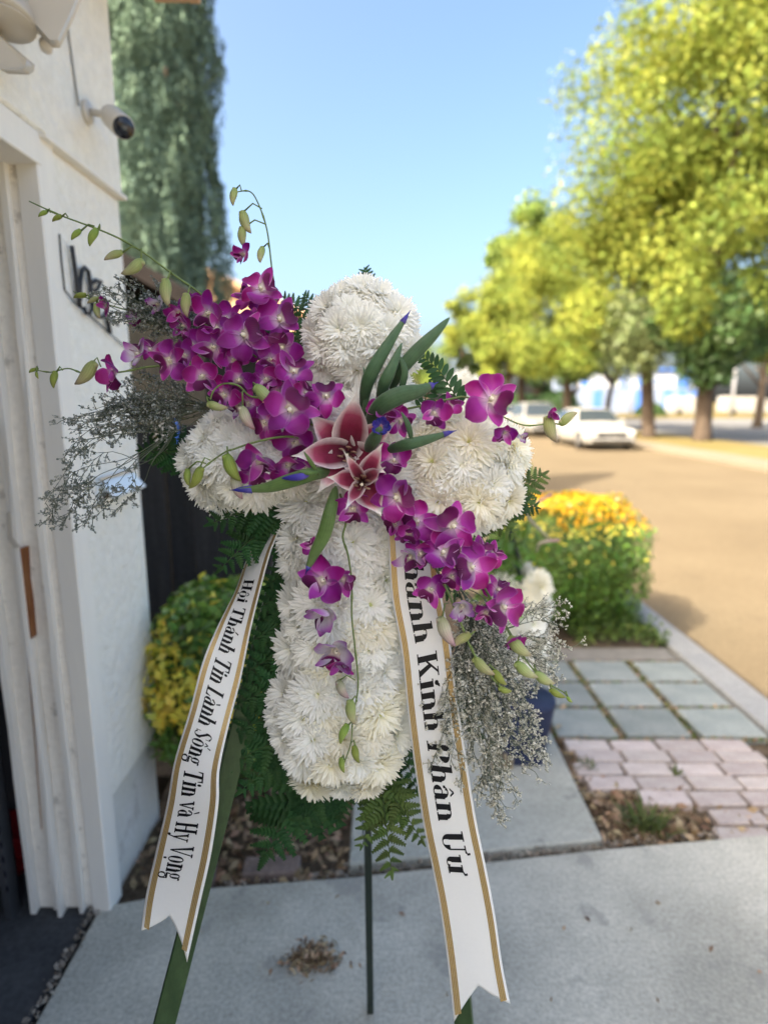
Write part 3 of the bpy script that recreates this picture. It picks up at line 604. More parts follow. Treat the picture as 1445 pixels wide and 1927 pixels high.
# shrubs
def shrub(loc, rad, n, name, label, pick, size=.034, p=3.2, base=.0, solid=.8):
    t = empty(name, loc, label, 'shrub')
    D = NP.normal(size=(n, 3)); D /= np.linalg.norm(D, axis=1, keepdims=True); D[:,2] = np.where(D[:,2] < -.75, -D[:,2], D[:,2])
    k = (np.abs(D)**p).sum(1)**(-1/p)
    bump_ = np.array([mnoise.noise(Vector(d*3.2)) for d in D])*.09 + np.array([mnoise.noise(Vector(d*9)) for d in D])*.07
    C = D * (k*(1+bump_-.16*NP.rand(n)**1.5))[:,None] * np.array(rad); C[:,2] += base + rad[2]
    sel = pick(C, D); groups = {}
    for m in ('shrub','shrub_yellow','shrub_gold'):
        s = sel == m
        if s.any(): quads({'shrub':'foliage','shrub_yellow':'yellow_foliage','shrub_gold':'golden_foliage'}[m], leafcloud(C[s], size, D[s], .55, .6), MT[m], t)
    mb = MB()
    for q in range(7):
        a = R.uniform(0, 2*pi); mb.tube([(cos(a)*.03, sin(a)*.03, -.06), (cos(a)*rad[0]*.3, sin(a)*rad[1]*.3, base+rad[2]*.5), (cos(a)*rad[0]*.6, sin(a)*rad[1]*.6, base+rad[2]*1.1)], [.012,.008,.004], 6)
    mb.obj('stems', MT['bark'], t, True)
    mb = MB(); mb.add(*ico(rad, base + rad[2], solid, p)); mb.obj('inner_foliage', MT['shrub'], t, True); return t
def ico(rad, zc, s, p):
    bm = bmesh.new(); bmesh.ops.create_icosphere(bm, subdivisions=3, radius=1)
    vs = []
    for v in bm.verts:
        d = v.co.normalized(); k = (abs(d.x)**p + abs(d.y)**p + abs(d.z)**p)**(-1/p)
        k *= 1 + .12*mnoise.noise(d*3.2); vs.append((d.x*k*rad[0]*s, d.y*k*rad[1]*s, d.z*k*rad[2]*s + zc))
    fs = [tuple(v.index for v in f.verts) for f in bm.faces]; bm.free(); return vs, fs
def pick_left(C, D):
    r = NP.rand(len(C)); nn = np.array([mnoise.noise(Vector((c[0]*5, c[1]*5, c[2]*5))) for c in C])
    y = (C[:,2] > .40) & (C[:,2] < .74) & (nn > -.12) & (r < .85) & (D[:,1] < .2)
    y |= (C[:,2] >= .74) & (r < .12)
    return np.where(y, 'shrub_yellow', 'shrub')
shrub((-.60, 2.24, 0), (.29, .36, .35), 5200, 'shrub', 'rounded green shrub with a band of yellow leaves beside the white wall', pick_left, .042, base=.13)
def pick_right(C, D):
    r = NP.rand(len(C)); nn = np.array([mnoise.noise(Vector((c[0]*6, c[1]*6, c[2]*6))) for c in C])
    gld = (C[:,2] > .76 + .07*nn) & (r < .80)
    ylw = ((C[:,2] > .70) & (r < .62)) | ((C[:,2] > .45) & (r < .05)); s = np.where(ylw, 'shrub_yellow', 'shrub'); return np.where(gld, 'shrub_gold', s)
shrub((1.29, 4.07, 0), (.51, .44, .44), 12000, 'shrub', 'clipped green hedge bush with a bright golden top beside the road', pick_right, .030, base=.03)

# ------------------------------------------------------------------ street trees
def tree(name, x, y, h, cr, ch, cz, n, mat, label, trunk_r=.28, lean=(0,0), group='trees along the far side of the road', lsize=.24, seedk=0, lobes=26, gap=.0, z0=0, extra=()):
    """cr crown radius, ch crown half-height, cz crown centre height"""
    t = empty(name, (x, y, z0), label, 'tree', group); rr = random.Random(seedk*31+5)
    mb = MB(); top = Vector((lean[0], lean[1], cz))
    mb.tube([(0,0,-.2),(lean[0]*.05,0,.25),(lean[0]*.2,lean[1]*.2,cz*.3),(lean[0]*.6,lean[1]*.6,cz*.65),top], [trunk_r*1.55,trunk_r*1.05,trunk_r*.9,trunk_r*.6,trunk_r*.3], 12); mb.obj('trunk', MT['bark'], t, True)
    L = []; lobes = int(lobes*1.7)
    for i in range(lobes):
        d = Vector((rr.gauss(0,1), rr.gauss(0,1), rr.gauss(0,1))).normalized(); q = rr.uniform(.30,.88)
        L.append((Vector((d.x*cr*q, d.y*cr*q, cz + d.z*ch*q)), rr.uniform(.16,.34)*min(cr, ch)))
    for i, (c, r) in enumerate(L[:7]):
        mb = MB(); b = Vector((lean[0]*.3, lean[1]*.3, cz*.42)); m_ = (b + c)/2 + Vector((0,0,-.3)); mb.tube([b, m_, c], [trunk_r*.42, trunk_r*.26, trunk_r*.1], 7); mb.obj('limb', MT['bark'], t, True)
    Cs = []; Ns = []; per = n // lobes
    for c, r in L:
        D = NP.normal(size=(per, 3)); D /= np.linalg.norm(D, axis=1, keepdims=True)
        q = r*(.25 + .9*NP.rand(per, 1)**.7)*(1+.25*np.array([mnoise.noise(Vector(d*2.5)+c) for d in D])[:,None])
        Cs.append(np.array(c) + D*q*np.array([1.12,1.12,.85])); Ns.append(D + np.array([0,0,.5]))
    C = np.concatenate(Cs); N = np.concatenate(Ns)
    quads('crown', leafcloud(C, lsize, N, .62, .7, droop=.3), MT[mat], t)
    for (epx, epy, erx, ery, eY, emat, en) in extra:
        c = P(epx, epy, eY) - Vector((x, y, z0)); s_ = eY/cp/F; rr2 = NP.rand(en, 1)**.45
        D = NP.normal(size=(en, 3)); D /= np.linalg.norm(D, axis=1, keepdims=True)
        k_ = 1 + .35*np.array([mnoise.noise(Vector(d*2.2)+c) for d in D])[:,None]
        quads('low_branch_foliage', leafcloud(np.array(c) + D*rr2*k_*np.array([erx*s_, erx*s_*.8, ery*s_]), lsize, D, .62, .8, droop=.3), MT[emat], t)
    return t
def atree(px, pyb, Y, cpx, cpy, rpx, rpy, **k):
    b = P(px, 755, Y); c = P(cpx, cpy, Y); s = Y / cp / F
    d = dict(lean=((c.x-b.x)*.8, 0)); d.update(k)
    return tree(x=b.x, y=Y, h=0, cr=rpx*s, ch=rpy*s, cz=c.z, **d)
TL = 'leaf_tree'
TREES = [
 (1328,830,24.0,1340,240,280,345,52000,TL,'largest tree at right with huge yellow-green crown above a thick forking trunk',.30,1,54),
 (1228,825,26.0,1160,430,150,225,32000,TL,'yellow-green tree with a straight dark trunk left of the largest tree',.27,2,36),
 (1335,800,28.5,1350,610,135,90,11000,'leaf_dark','dark green low crown in shade beneath the largest yellow-green tree',.2,3,20),  # dark leaf colour stands in for shade under the big crown
 (1140,790,36.0,1185,610,110,85,11000,'leaf_grey','grey-green tree on a thin bare forked trunk before the blue building',.17,4,20),
 (1070,790,34.0,1055,545,135,170,23000,TL,'yellow-green tree in the middle of the row above the white car',.26,5,32),
 (985,785,46.0,955,462,88,98,11000,'leaf_tree2','taller darker green tree whose top stands above the row',.3,6,18),
 (955,785,44.0,955,610,95,120,15000,TL,'yellow-green tree between the middle tree and the far left ones',.24,7,24),
 (885,780,54.0,885,635,62,88,10000,TL,'small-looking yellow-green tree at the far left end of the row',.26,8,18),
 (800,775,75.0,815,690,60,50,5000,'leaf_tree2','distant green tree mostly hidden behind the top of the floral cross',.26,9,14),
 (1430,790,38.0,1450,630,80,75,8000,TL,'yellow-green crown at the right edge beyond the largest trunk',.25,10,18),
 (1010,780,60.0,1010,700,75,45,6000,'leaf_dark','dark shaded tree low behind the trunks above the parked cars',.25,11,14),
 (1500,790,70.0,1400,690,110,40,6000,'leaf_tree2','distant green trees behind the pale wall at far right',.25,12,16),
 (1075,780,58.0,1095,690,60,42,6000,'leaf_grey','pale grey-green foliage low between the middle tree and the thin trunk',.25,13,14)]
for q in TREES:
    ex = {1: [(1345,600,105,75,22.8,'leaf_dark',7000),(1290,560,55,75,22.0,'leaf_tree',2600),(1420,560,70,60,22.5,'leaf_tree',2500),(1330,690,55,40,23,'leaf_dark',1600)],  # leaf_dark low branches carry the big crown's shaded underside in their colour
          2: [(1195,625,80,75,24.8,'leaf_grey',5200),(1110,600,60,60,25.0,'leaf_tree',2600)], 5: [(1090,670,70,45,33,'leaf_tree2',2200),(1010,660,60,50,33,'leaf_tree',2200)]}.get(q[11], ())
    atree(*q[:7], extra=ex, name='street_tree', n=q[7], mat=q[8], label=q[9], trunk_r=q[10], seedk=q[11], lobes=q[12], lsize=.20 if q[2] < 40 else .30)
for i, (px, Y, w, h_, lab) in enumerate(((985, 52, 2.6, 2.2, 'dark hedge beyond the parked cars, left'), (1045, 56, 2.6, 2.6, 'dark hedge beyond the parked cars, right'), (1225, 66, 1.6, 1.4, 'small roadside bush behind the second trunk'))):
    b = P(px, 755, Y); t = empty('hedge_bush', (b.x, b.y, 0), lab, 'bush'); n = 2500
    D = NP.normal(size=(n,3)); D /= np.linalg.norm(D,axis=1,keepdims=True); D[:,2] = np.abs(D[:,2])
    quads('foliage', leafcloud(D*np.array([w,w,h_])*(1-.2*NP.rand(n,1)), .35, D, .6, .6), MT['leaf_dark'], t)

# ------------------------------------------------------------------ parked cars
def car(name, x, y, rz, L, W, Ht, paint, label, suv=False):
    t = empty(name, (x, y, -.12), label, 'car', 'cars parked along the far kerb', rz)
    # stations along length (front = -Y)
    h = Ht; prof = [(-.5,.42,.30,.42),(-.485,.62,.24,.62),(-.42,.72,.2,.72),(-.27,.80,.2,.80),(-.20,.90,.2,.93),(-.06,.93,.2,h*.97),(.05,.94,.2,h),(.25,.95,.2,h*.985),(.34,.95,.2,h*.93),(.42,.95,.22,1.05 if not suv else h*.9),(.485,.86,.25,.92),(.5,.6,.35,.62)]
    mb = MB(); vs = []; m_ = len(prof)
    for (s, belt, sill, top) in prof:
        y_ = s*L; hw = W/2*(1 - .12*max(0, abs(s)-.40)/.1*.8); tw = hw*(.76 if top > belt+.1 else .93)
        ring = [(-hw*.93,sill),(-hw,sill+.18),(-hw*.995,min(belt,top)-.06),(-hw*.96,min(belt,top)-.005),(-tw,top-.05 if top > belt+.1 else top-.004),(-tw*.86,top),(0,top+.02),(tw*.86,top),(tw,top-.05 if top > belt+.1 else top-.004),(hw*.96,min(belt,top)-.005),(hw*.995,min(belt,top)-.06),(hw,sill+.18),(hw*.93,sill)]
        vs += [(a, y_, b) for a, b in ring]
    k = 13; fs = [(i*k+j, i*k+(j+1) % k, (i+1)*k+(j+1) % k, (i+1)*k+j) for i in range(m_-1) for j in range(k)]
    fs += [tuple(range(k)), tuple((m_-1)*k+j for j in range(k-1,-1,-1))]
    mb.add(vs, fs); mb.obj('body', paint, t, True)
    tw = W/2*.76
    def panel(nm, pts, mat, th=.012):
        pts = [Vector(p) for p in pts]; nrm = (pts[1]-pts[0]).cross(pts[2]-pts[0]).normalized()
        if nrm.z < 0 and abs(nrm.z) > .2: nrm = -nrm
        mb = MB(); a = [p + nrm*th for p in pts]; b = [p - nrm*.03 for p in pts]; q = len(pts)
        mb.add(a+b, [tuple(range(q)), tuple(range(2*q-1,q-1,-1))] + [(i,(i+1) % q,q+(i+1) % q,q+i) for i in range(q)]); return mb.obj(nm, mat, t)
    panel('windscreen', [(-W/2*.84,-.195*L,.95),(W/2*.84,-.195*L,.95),(tw*.84,-.068*L,h*.95),(-tw*.84,-.068*L,h*.95)], MT['glass'], .03)
    yb = .40*L if not suv else .44*L
    panel('rear_window', [(-W/2*.8,.42*L,1.08),(W/2*.8,.42*L,1.08),(tw*.84,.35*L,h*.92),(-tw*.84,.35*L,h*.92)], MT['glass'], .03)
    for s in (-1, 1):
        for (y0, y1, y2, y3) in ((-.165,.045,.04,-.05),(.055,.25,.235,.05),(.26,.36,.31,.245)):
            pts = [(s*(W/2*.965),y0*L,.96),(s*(W/2*.965),y1*L,.96),(s*(tw+.012),y2*L,h*.94),(s*(tw+.012),y3*L,h*.94)]
            mb = MB(); a = [Vector(p) + Vector((s*.012,0,0)) for p in pts]; b = [Vector(p) - Vector((s*.04,0,0)) for p in pts]
            mb.add(a+b, [(0,1,2,3),(7,6,5,4),(0,4,5,1),(1,5,6,2),(2,6,7,3),(3,7,4,0)]); mb.obj('side_window', MT['glass'], t)
        for y_ in (-.31*L, .31*L):
            mb = MB(); c = Vector((s*(W/2-.10), y_, .32)); lathe_pts(mb, c, c + Vector((s*.115,0,0)), [(0,.30),(.1,.325),(.9,.325),(1,.30)], 22); wh = mb.obj('wheel', MT['tyre'], t, True)
            mb = MB(); lathe_pts(mb, c + Vector((s*.112,0,0)), c + Vector((s*.122,0,0)), [(0,.20),(1,.17)], 18); mb.obj('rim', MT['rim'], wh, True)
        mb = MB(); mb.box((s*W*.40-.13,-.497*L,.56),(s*W*.40+.08,-.462*L,.70)); mb.obj('headlight', MT['lamp_glass'], t, bevel=.02)
        mb = MB(); mb.box((s*W*.42-.10,.475*L,.70),(s*W*.42+.05,.498*L,.88)); mb.obj('tail_light', MT['amber'], t, bevel=.01)
        mb = MB(); mb.box((s*(W/2+.06)-.09,-.165*L,.92),(s*(W/2+.06)+.06,-.145*L,1.05)); mb.obj('mirror', paint, t, bevel=.02)
    mb = MB(); mb.box((-W*.28,-.502*L,.50),(W*.28,-.47*L,.62)); mb.obj('grille', MT['tyre'], t, bevel=.01)
    mb = MB(); mb.box((-W*.43,-.507*L,.26),(W*.43,-.46*L,.44)); mb.obj('bumper', paint, t, bevel=.03)
    mb = MB(); mb.box((-W*.38,-.515*L,.30),(W*.38,-.5075*L,.38)); mb.obj('air_intake', MT['tyre'], t)
    return t
car('parked_car', 7.75, 22.6, 0, 4.5, 1.78, 1.42, MT['car_white'], 'white hatchback facing the camera, nearest in the row of parked cars')
car('parked_car', 7.7, 30.5, 0, 4.7, 1.85, 1.62, MT['car_grey'], 'grey-beige sport utility car parked just behind the white hatchback', True)
car('parked_car', 7.6, 38.0, 0, 4.5, 1.8, 1.5, MT['car_white'], 'pale car farthest back in the row of parked cars')

# ------------------------------------------------------------------ far side: blue building, walls, poles
t = empty('blue_building', (36,82,0), 'long pale building with bright blue doors and panels beyond the trees', 'building')
mb = MB(); mb.box((-10,0,0),(7.5,12,5.6)); mb.obj('wall', MT['bldg_white'], t)
for k in range(9):
    mb = MB(); mb.box((-9.6+k*1.9,-.06,.3),(-8.4+k*1.9,.05,3.0)); mb.obj('door', MT['bldg_blue'] if k in (1,4,6,7,8) else MT['bldg_white'], t)
    mb = MB(); mb.box((-9.75+k*1.9,-.10,3.4),(-8.25+k*1.9,.05,4.9)); f_ = mb.obj('window', MT['bldg_blue'] if k in (3,7) else MT['trimwhite'], t)
    mb = MB(); mb.box((-9.6+k*1.9,-.12,3.5),(-8.4+k*1.9,-.101,4.8)); mb.obj('pane', MT['bldg_blue'] if k in (0,4,7,8) else MT['bldg_white'], f_)
mb = MB(); mb.box((-10.3,-.4,5.6),(7.8,12.4,5.9)); mb.obj('roof', MT['bldg_blue'], t)
mb = MB(); mb.box((-14,0,0),(14,.3,1.9)); o = mb.obj('garden_wall', MT['wall_pale']); o.location = (60,80,0); tag(o, 'low pale wall at far right beyond the dark road', 'wall')
for (px, w, lab) in ((1400, 5.5, 'white box van parked before the pale wall at far right'), (1295, 4.6, 'white van parked beyond the road between two trunks')):
    b = P(px, 755, 72); t = empty('white_van', (b.x, 72, 0), lab, 'van')
    mb = MB(); mb.prism([(-w/2,.3),(w/2,.3),(w/2,1.1),(w/2-.7,1.25),(w/2-1.2,2.1),(-w/2,2.15)], 1, -.9, .9); mb.obj('body', MT['car_white'], t, bevel=.05)
    mb = MB(); mb.prism([(w/2-1.5,1.25),(w/2-.8,1.3),(w/2-1.2,1.95),(w/2-1.5,1.95)], 1, -.93, -.905); mb.obj('window', MT['glass'], t)
    for x in (-w*.3, w*.3):
        mb = MB(); lathe_pts(mb, Vector((x,-.75,.33)), Vector((x,-.94,.33)), [(0,.33),(1,.33)], 14); mb.obj('wheel', MT['tyre'], t, True)
for (px, Y, h_, lab) in ((1378, 62, 6.0, 'grey pole beyond the road right of the thick trunk'), (1188, 66, 5.0, 'grey pole before the blue building')):
    b = P(px, 755, Y); mb = MB(); mb.tube([(b.x, Y, -.1),(b.x, Y, h_)], .16, 8); mb.box((b.x-.6,Y-.1,h_-.2),(b.x+.1,Y+.1,h_)); tag(mb.obj('utility_pole', MT['pole'], None, True), lab, 'pole')

# ================================================================== THE FLORAL CROSS ON ITS EASEL
def Yc(py): return .968 + (630 - py) * .00010
def Pf(px, py, off=0.0): return P(px, py, Yc(py) - off)
def frame_from(n, updir):
    """matrix with Z = n, Y as close to updir as possible"""
    n = n.normalized(); y = (updir - n*updir.dot(n)).normalized(); x = y.cross(n)
    return Matrix((x, y, n)).transposed()
def TM(loc, rot3, s):
    return Matrix.Translation(loc) @ rot3.to_4x4() @ Matrix.Scale(s, 4)
def facing(fx, fy):
    return (-FWD + RIGHT*fx + UP*fy).normalized()

# --- easel
easel = empty('easel', (0, .9, 0), 'green wooden easel of three slender legs holding the flower cross', 'easel'); EO = Vector((0,.9,0))
def beam(name, a, b, w, th, mat, parent=easel, wdir=Vector((1,0,0)), off=EO):
    a = Vector(a)-off; b = Vector(b)-off; d = (b-a).normalized(); x = (wdir - d*wdir.dot(d)).normalized(); y = d.cross(x)
    mb = MB(); vs = [p + x*sx*w/2 + y*sy*th/2 for p in (a,b) for sx,sy in ((-1,-1),(1,-1),(1,1),(-1,1))]
    mb.add(vs, [(3,2,1,0),(4,5,6,7),(0,1,5,4),(1,2,6,5),(2,3,7,6),(3,0,4,7)]); return mb.obj(name, mat, parent, bevel=.0012)
top = P(575, 900, 1.0); lowl = P(322, 1878, .80); d = (lowl - top); L1 = top + d * ((0 - top.z)/d.z)
beam('leg', top, L1, .034, .012, MT['leg_green'], wdir=Vector((1,.35,0)))
topr = P(790, 1000, 1.0); lowr = P(872, 1915, .80); d = lowr - topr; L2 = topr + d * ((0-topr.z)/d.z)
beam('leg', topr, L2, .030, .012, MT['leg_green'], wdir=Vector((1,-.3,0)))
rt = P(688, 1300, 1.07); rb = G(697, 1905, 0); beam('rear_leg', rt, rb, .0165, .013, MT['leg_dark'])
beam('crossbar', P(470,1395,.985), P(830,1395,.985), .02, .01, MT['leg_green'], wdir=Vector((0,0,1)))
c = P(425,1452,.895) - EO; mb = MB(); lathe_pts(mb, c+Vector((0,.004,0)), c+Vector((0,-.003,0)), [(0,.0048),(.7,.0048),(1,.003)], 14); mb.obj('screw', MT['brass'], easel, True)
mb = MB(); mb.tube([P(683,1470,.93)-EO, P(684,1570,.93)-EO], .0028, 6); mb.obj('highlight_rod', MT['steel'], easel, True)  # thin silvery rod added as the highlight beside the rear leg

# --- chrysanthemum heads
def petal_strip(mb, p0, d0, side, L, W, curve, cup, ns=4, uvoff=0, prof=None, mi=0):
    """petal from p0 leaving along d0, bending by `curve` rad towards nrm; side = width direction"""
    nrm = side.cross(d0).normalized(); vs = []; uvs = []; p = Vector(p0); a = 0
    for i in range(ns+1):
        s = i/ns; d = d0*cos(a) + nrm*sin(a)
        nn = nrm*cos(a) - d0*sin(a)
        w = W * (prof(s) if prof else (sin(pi*min(s*.86+.10, 1))**.55))
        if i == ns and not prof: w *= .45
        vs += [p - side*w + nn*cup*w, p, p + side*w + nn*cup*w]; uvs += [(0, s), (.5, s), (1, s)]
        p = p + d*(L/ns); a += curve/ns
    fs = []
    for i in range(ns):
        b = i*3; fs += [(b, b+1, b+4, b+3), (b+1, b+2, b+5, b+4)]
    mb.add(vs, fs, uvs, mi)
def mum_mesh(seed, spiky=.0, mat='mum'):
    rr = random.Random(seed); mb = MB(); N = 290
    for i in range(N):
        f = (i+.5)/N; th = radians(3 + 100*f**.72 + rr.gauss(0, 3.5)); ph = i*2.39996 + rr.gauss(0,.10)
        rad = Vector((cos(ph), sin(ph), 0)); side = Vector((-sin(ph), cos(ph), 0))
        d = Vector((0,0,1))*cos(th) + rad*sin(th)
        L = (.66 + .36*f**.9) * rr.uniform(.88,1.1); p0 = rad*(.03+.12*f) + Vector((0,0,.06*(1-f) - .02))
        # inner petals close over the centre, outer ones recurve a little
        curve = (1.3*(1-f)**1.0 - .10*f + rr.gauss(0,.22)) * (1-spiky*.4)
        petal_strip(mb, p0, d, side, L, (.072+.030*f)*(1-.2*spiky)*rr.uniform(.85,1.15), curve, .45, ns=4)
    vs, fs = ico((.17,.17,.13), .10, 1, 2); 
    mb.add(vs, fs, mi=1)
    return mb.mesh('mum_head', [MT[mat], MT['mum_core']], True)
MUM = [mum_mesh(i, spiky=(i % 3)*.4) for i in range(5)]; MUMC = [mum_mesh(20+i, spiky=.3, mat='mum_cream') for i in range(3)]
def sdf(px, py):
    def circ(cx, cy, r): return sqrt((px-cx)**2 + (py-cy)**2) - r
    def rbox(x0, x1, y0, y1, r):
        dx = max(x0+r-px, px-(x1-r)); dy = max(y0+r-py, py-(y1-r))
        return sqrt(max(dx,0)**2 + max(dy,0)**2) + min(max(dx,dy),0) - r
    return min(circ(678,636,112), circ(444,868,104), rbox(752,992,775,1002,95), rbox(528,760,920,1330,50), rbox(503,768,1225,1502,105), rbox(560,790,700,960,60), rbox(440,600,790,950,50))
cross = empty('floral_cross', tuple(Pf(650, 1000)), 'large standing cross packed with white chrysanthemum heads', 'flower cross'); CO = Vector(cross.location)
pts = []
sp_ = 49
rowi = 0; y = 520
while y < 1510:
    sp_ = 41 if y < 1010 else 48
    x = 330 + (rowi % 2)*sp_/2
    while x < 1010:
        pts.append([x + R.uniform(-7,7), y + R.uniform(-7,7)]); x += sp_
    y += sp_*.86; rowi += 1
def grad(x, y): return Vector(((sdf(x+2,y)-sdf(x-2,y))/4, (sdf(x,y+2)-sdf(x,y-2))/4, 0))
INS = 30
keep = []
for p in pts:
    s = sdf(*p)
    if s > -INS + 24: continue
    if s > -INS:  # pull just inside the rim
        gq = grad(*p); k = (s + INS); p = [p[0]-gq.x*k, p[1]-gq.y*k]
    if all((p[0]-q[0])**2 + (p[1]-q[1])**2 > (31 if p[1] < 1010 else 36)**2 for q in keep): keep.append(p)
for (x, y) in keep:
    s = sdf(x, y); gq = grad(x, y); edge = max(0, min(1, 1 - (-s-26)/62.0))
    off = .026 + .042*(1-edge**2) + R.uniform(-.005,.005)
    loc_ = Pf(x, y, off) - CO
    n = facing(gq.x*edge*1.0 + R.uniform(-.18,.18), -gq.y*edge*(.75 if gq.y < 0 else 1.15) + R.uniform(-.18,.18) + .05)
    r = (50 if y < 1010 else 53)*R.uniform(.86,1.14) * dep(Yc(y)-off, y)/F
    cream = (x > 760 and R.random() < .7) or (y > 1180 and x > 590 and R.random() < .55)
    o = inst('chrysanthemum', R.choice(MUMC if cream else MUM), cross, TM(loc_, frame_from(n, Vector((cos(R.uniform(0,6.28)), .1, sin(R.uniform(0,6.28))))), r))
mb = MB()
for (x0,x1,y0,y1) in ((560,755,940,1470),(370,960,800,950),(590,765,560,940)):
    a = [Pf(x0,y0,0.012), Pf(x1,y0,0.012), Pf(x1,y1,0.012), Pf(x0,y1,0.012)]; b = [v + Vector((0,.05,0)) for v in a]
    mb.add([v-CO for v in a+b], [(3,2,1,0),(4,5,6,7),(0,1,5,4),(1,2,6,5),(2,3,7,6),(3,0,4,7)])
mb.obj('foam_backing', MT['foam'], cross)

# --- orchids
def gridpetal(L, W, prof, cup, bend, twist=0, nl=10, nw=6, wave=0, seed=0):
    rr = random.Random(seed); mb = MB(); vs = []; uvs = []; p = Vector((0,0,0)); a = 0; ph = rr.uniform(0,6)
    for i in range(nl+1):
        s = i/nl; w = W*prof(s)*.5
        for j in range(nw+1):
            t = j/nw*2-1; q = t*w
            zc = cup*w*(t*t) + wave*W*sin(s*7+ph+t*2)*abs(t)*s
            tw = twist*s
            x_ = q*cos(tw) - zc*sin(tw); z_ = q*sin(tw) + zc*cos(tw)
            vs.append((x_, p.y - z_*sin(a), p.z + z_*cos(a))); uvs.append((j/nw, s))
        p = p + Vector((0, cos(a), sin(a)))*(L/nl); a += bend/nl
    k = nw+1; fs = [(i*k+j, i*k+j+1, (i+1)*k+j+1, (i+1)*k+j) for i in range(nl) for j in range(nw)]
    mb.add(vs, fs, uvs); return mb
rnd_prof = lambda s: (.14 + .86*(3*(s/.56)**2 - 2*(s/.56)**3)) if s < .56 else max(.04, sqrt(max(0, 1-((s-.56)/.443)**2)))
sep_prof = lambda s: max(.03, max(0, 1-((s-.52)/.50)**2)**.75) + .14*(1-s)
lip_prof = lambda s: .30 + .85*max(0, sin(pi*max(0,(s-.25))/.78))**.8 if s > .25 else .45
PET = {}
for k in range(5):
    PET['round', k] = gridpetal(.94, .84, rnd_prof, .15+.11*k, .45-.27*k, .3*((k*2) % 5/2-1), wave=.09, seed=k).mesh('petal', MT['orchid'], True)
    PET['sepal', k] = gridpetal(1.04, .50, sep_prof, .40, -.35+.28*k, .4*((k*2) % 5/2-1), wave=.07, seed=k+5).mesh('sepal', MT['orchid_sepal'], True)
    PET['dorsal', k] = gridpetal(.96, .58, sep_prof, .35, .35-.25*k, .3*((k*2) % 5/2-1), wave=.06, seed=k+9).mesh('sepal', MT['orchid'], True)
    PET['pround', k] = gridpetal(.92, .80, rnd_prof, .5, .5, .2*(k-1), wave=.05, seed=k+12).mesh('petal', MT['orchid_pale'], True)
    PET['psepal', k] = gridpetal(.95, .46, sep_prof, .45, .5, .2*(k-1), wave=.04, seed=k+15).mesh('sepal', MT['orchid_pale'], True)
def lip_mesh(seed):
    mb = gridpetal(.64, .74, lip_prof, .55, -1.5, 0, nl=8, nw=6, wave=.06, seed=seed)
    mb.v = [(v[0], v[1]*cos(.75) - v[2]*sin(.75), v[1]*sin(.75) + v[2]*cos(.75) + .02) for v in mb.v]
    vs, fs = ico((.075,.085,.07), .0, 1, 2)
    mb.add([(v[0], v[1]-.0, v[2]+.16) for v in vs], fs, mi=1)
    mb.tube([(0,0,-.02),(0,.01,.08),(0,-.02,.16)], [.07,.075,.07], 8, mi=1)
    vs, fs = ico((.022,.018,.018), .0, 1, 2); mb.add([(v[0], v[1]-.07, v[2]+.2) for v in vs], fs, mi=2)
    return mb.mesh('blossom', [MT['orchid_lip'], MT['orchid_col'], MT['ink']], True)
LIP = [lip_mesh(i) for i in range(2)]
def blossom(par, px, py, r, lipdeg=-90, fx=0, fy=0, off=.10, kind='open', close=0.0):
    """orchid flower: lipdeg = direction the lip points in the picture, close 0 flat .. 1 shut"""
    n = facing(fx + R.uniform(-.22,.22), fy + R.uniform(-.22,.22)); ld = RIGHT*cos(radians(lipdeg)) + UP*sin(radians(lipdeg))
    loc_ = Pf(px, py, off); s = .93 * r * dep(Yc(py)-off, py)/F
    b = bpy.data.objects.new('blossom', R.choice(LIP)); link(b, par)
    # the lip mesh runs along +Y, which points along the lip direction
    b.matrix_local = TM(loc_ - Vector(par.location), frame_from(n, ld), s)
    pale = kind == 'pale'; tilt0 = close*1.15
    for (ang, typ, w) in ((180, 'dorsal', .98), (112, 'round', 1.0), (-112, 'round', 1.0), (48, 'sepal', .95), (-48, 'sepal', .95)):
        a = radians(ang + R.uniform(-9, 9)); tl = tilt0 + R.uniform(-.25, .38) + (.08 if typ == 'round' else -.02)
        if pale: typ = {'dorsal':'psepal','round':'pround','sepal':'psepal'}[typ]
        me = PET[typ, R.randrange(5)]
        Mx = Matrix.Rotation(a, 4, 'Z') @ Matrix.Rotation(tl, 4, 'X') @ Matrix.Scale(w*R.uniform(.92,1.06), 4)
        Mx = Matrix.Translation((0,0,-.01 if 'round' in typ else -.03)) @ Mx
        inst('petal' if 'round' in typ else 'sepal', me, b, Mx)
    return b
def bud_mesh(mat, bend=.9):
    mb = MB(); pts = []; rs = []; a = 0; p = Vector((0,0,0))
    for i in range(9):
        s = i/8; pts.append(p.copy()); rs.append(.02 + .24*max(0, sin(pi*min(1, s**.8*.97+.02)))**.8*(1-.25*s)); p += Vector((sin(a), 0, cos(a)))*.14; a += bend/8
    rs[0] = .05; rs[-1] = .02
    mb.tube(pts, rs, 10, True, flat=.85)
    mb.tube([(-.02,0,.1),(-.14,0,.16),(-.17,0,.26)], [.12,.11,.04], 8)
    return mb.mesh('bud', MT[mat], True)
BUD = {k: bud_mesh(k) for k in ('bud','bud_green','bud_pink')}
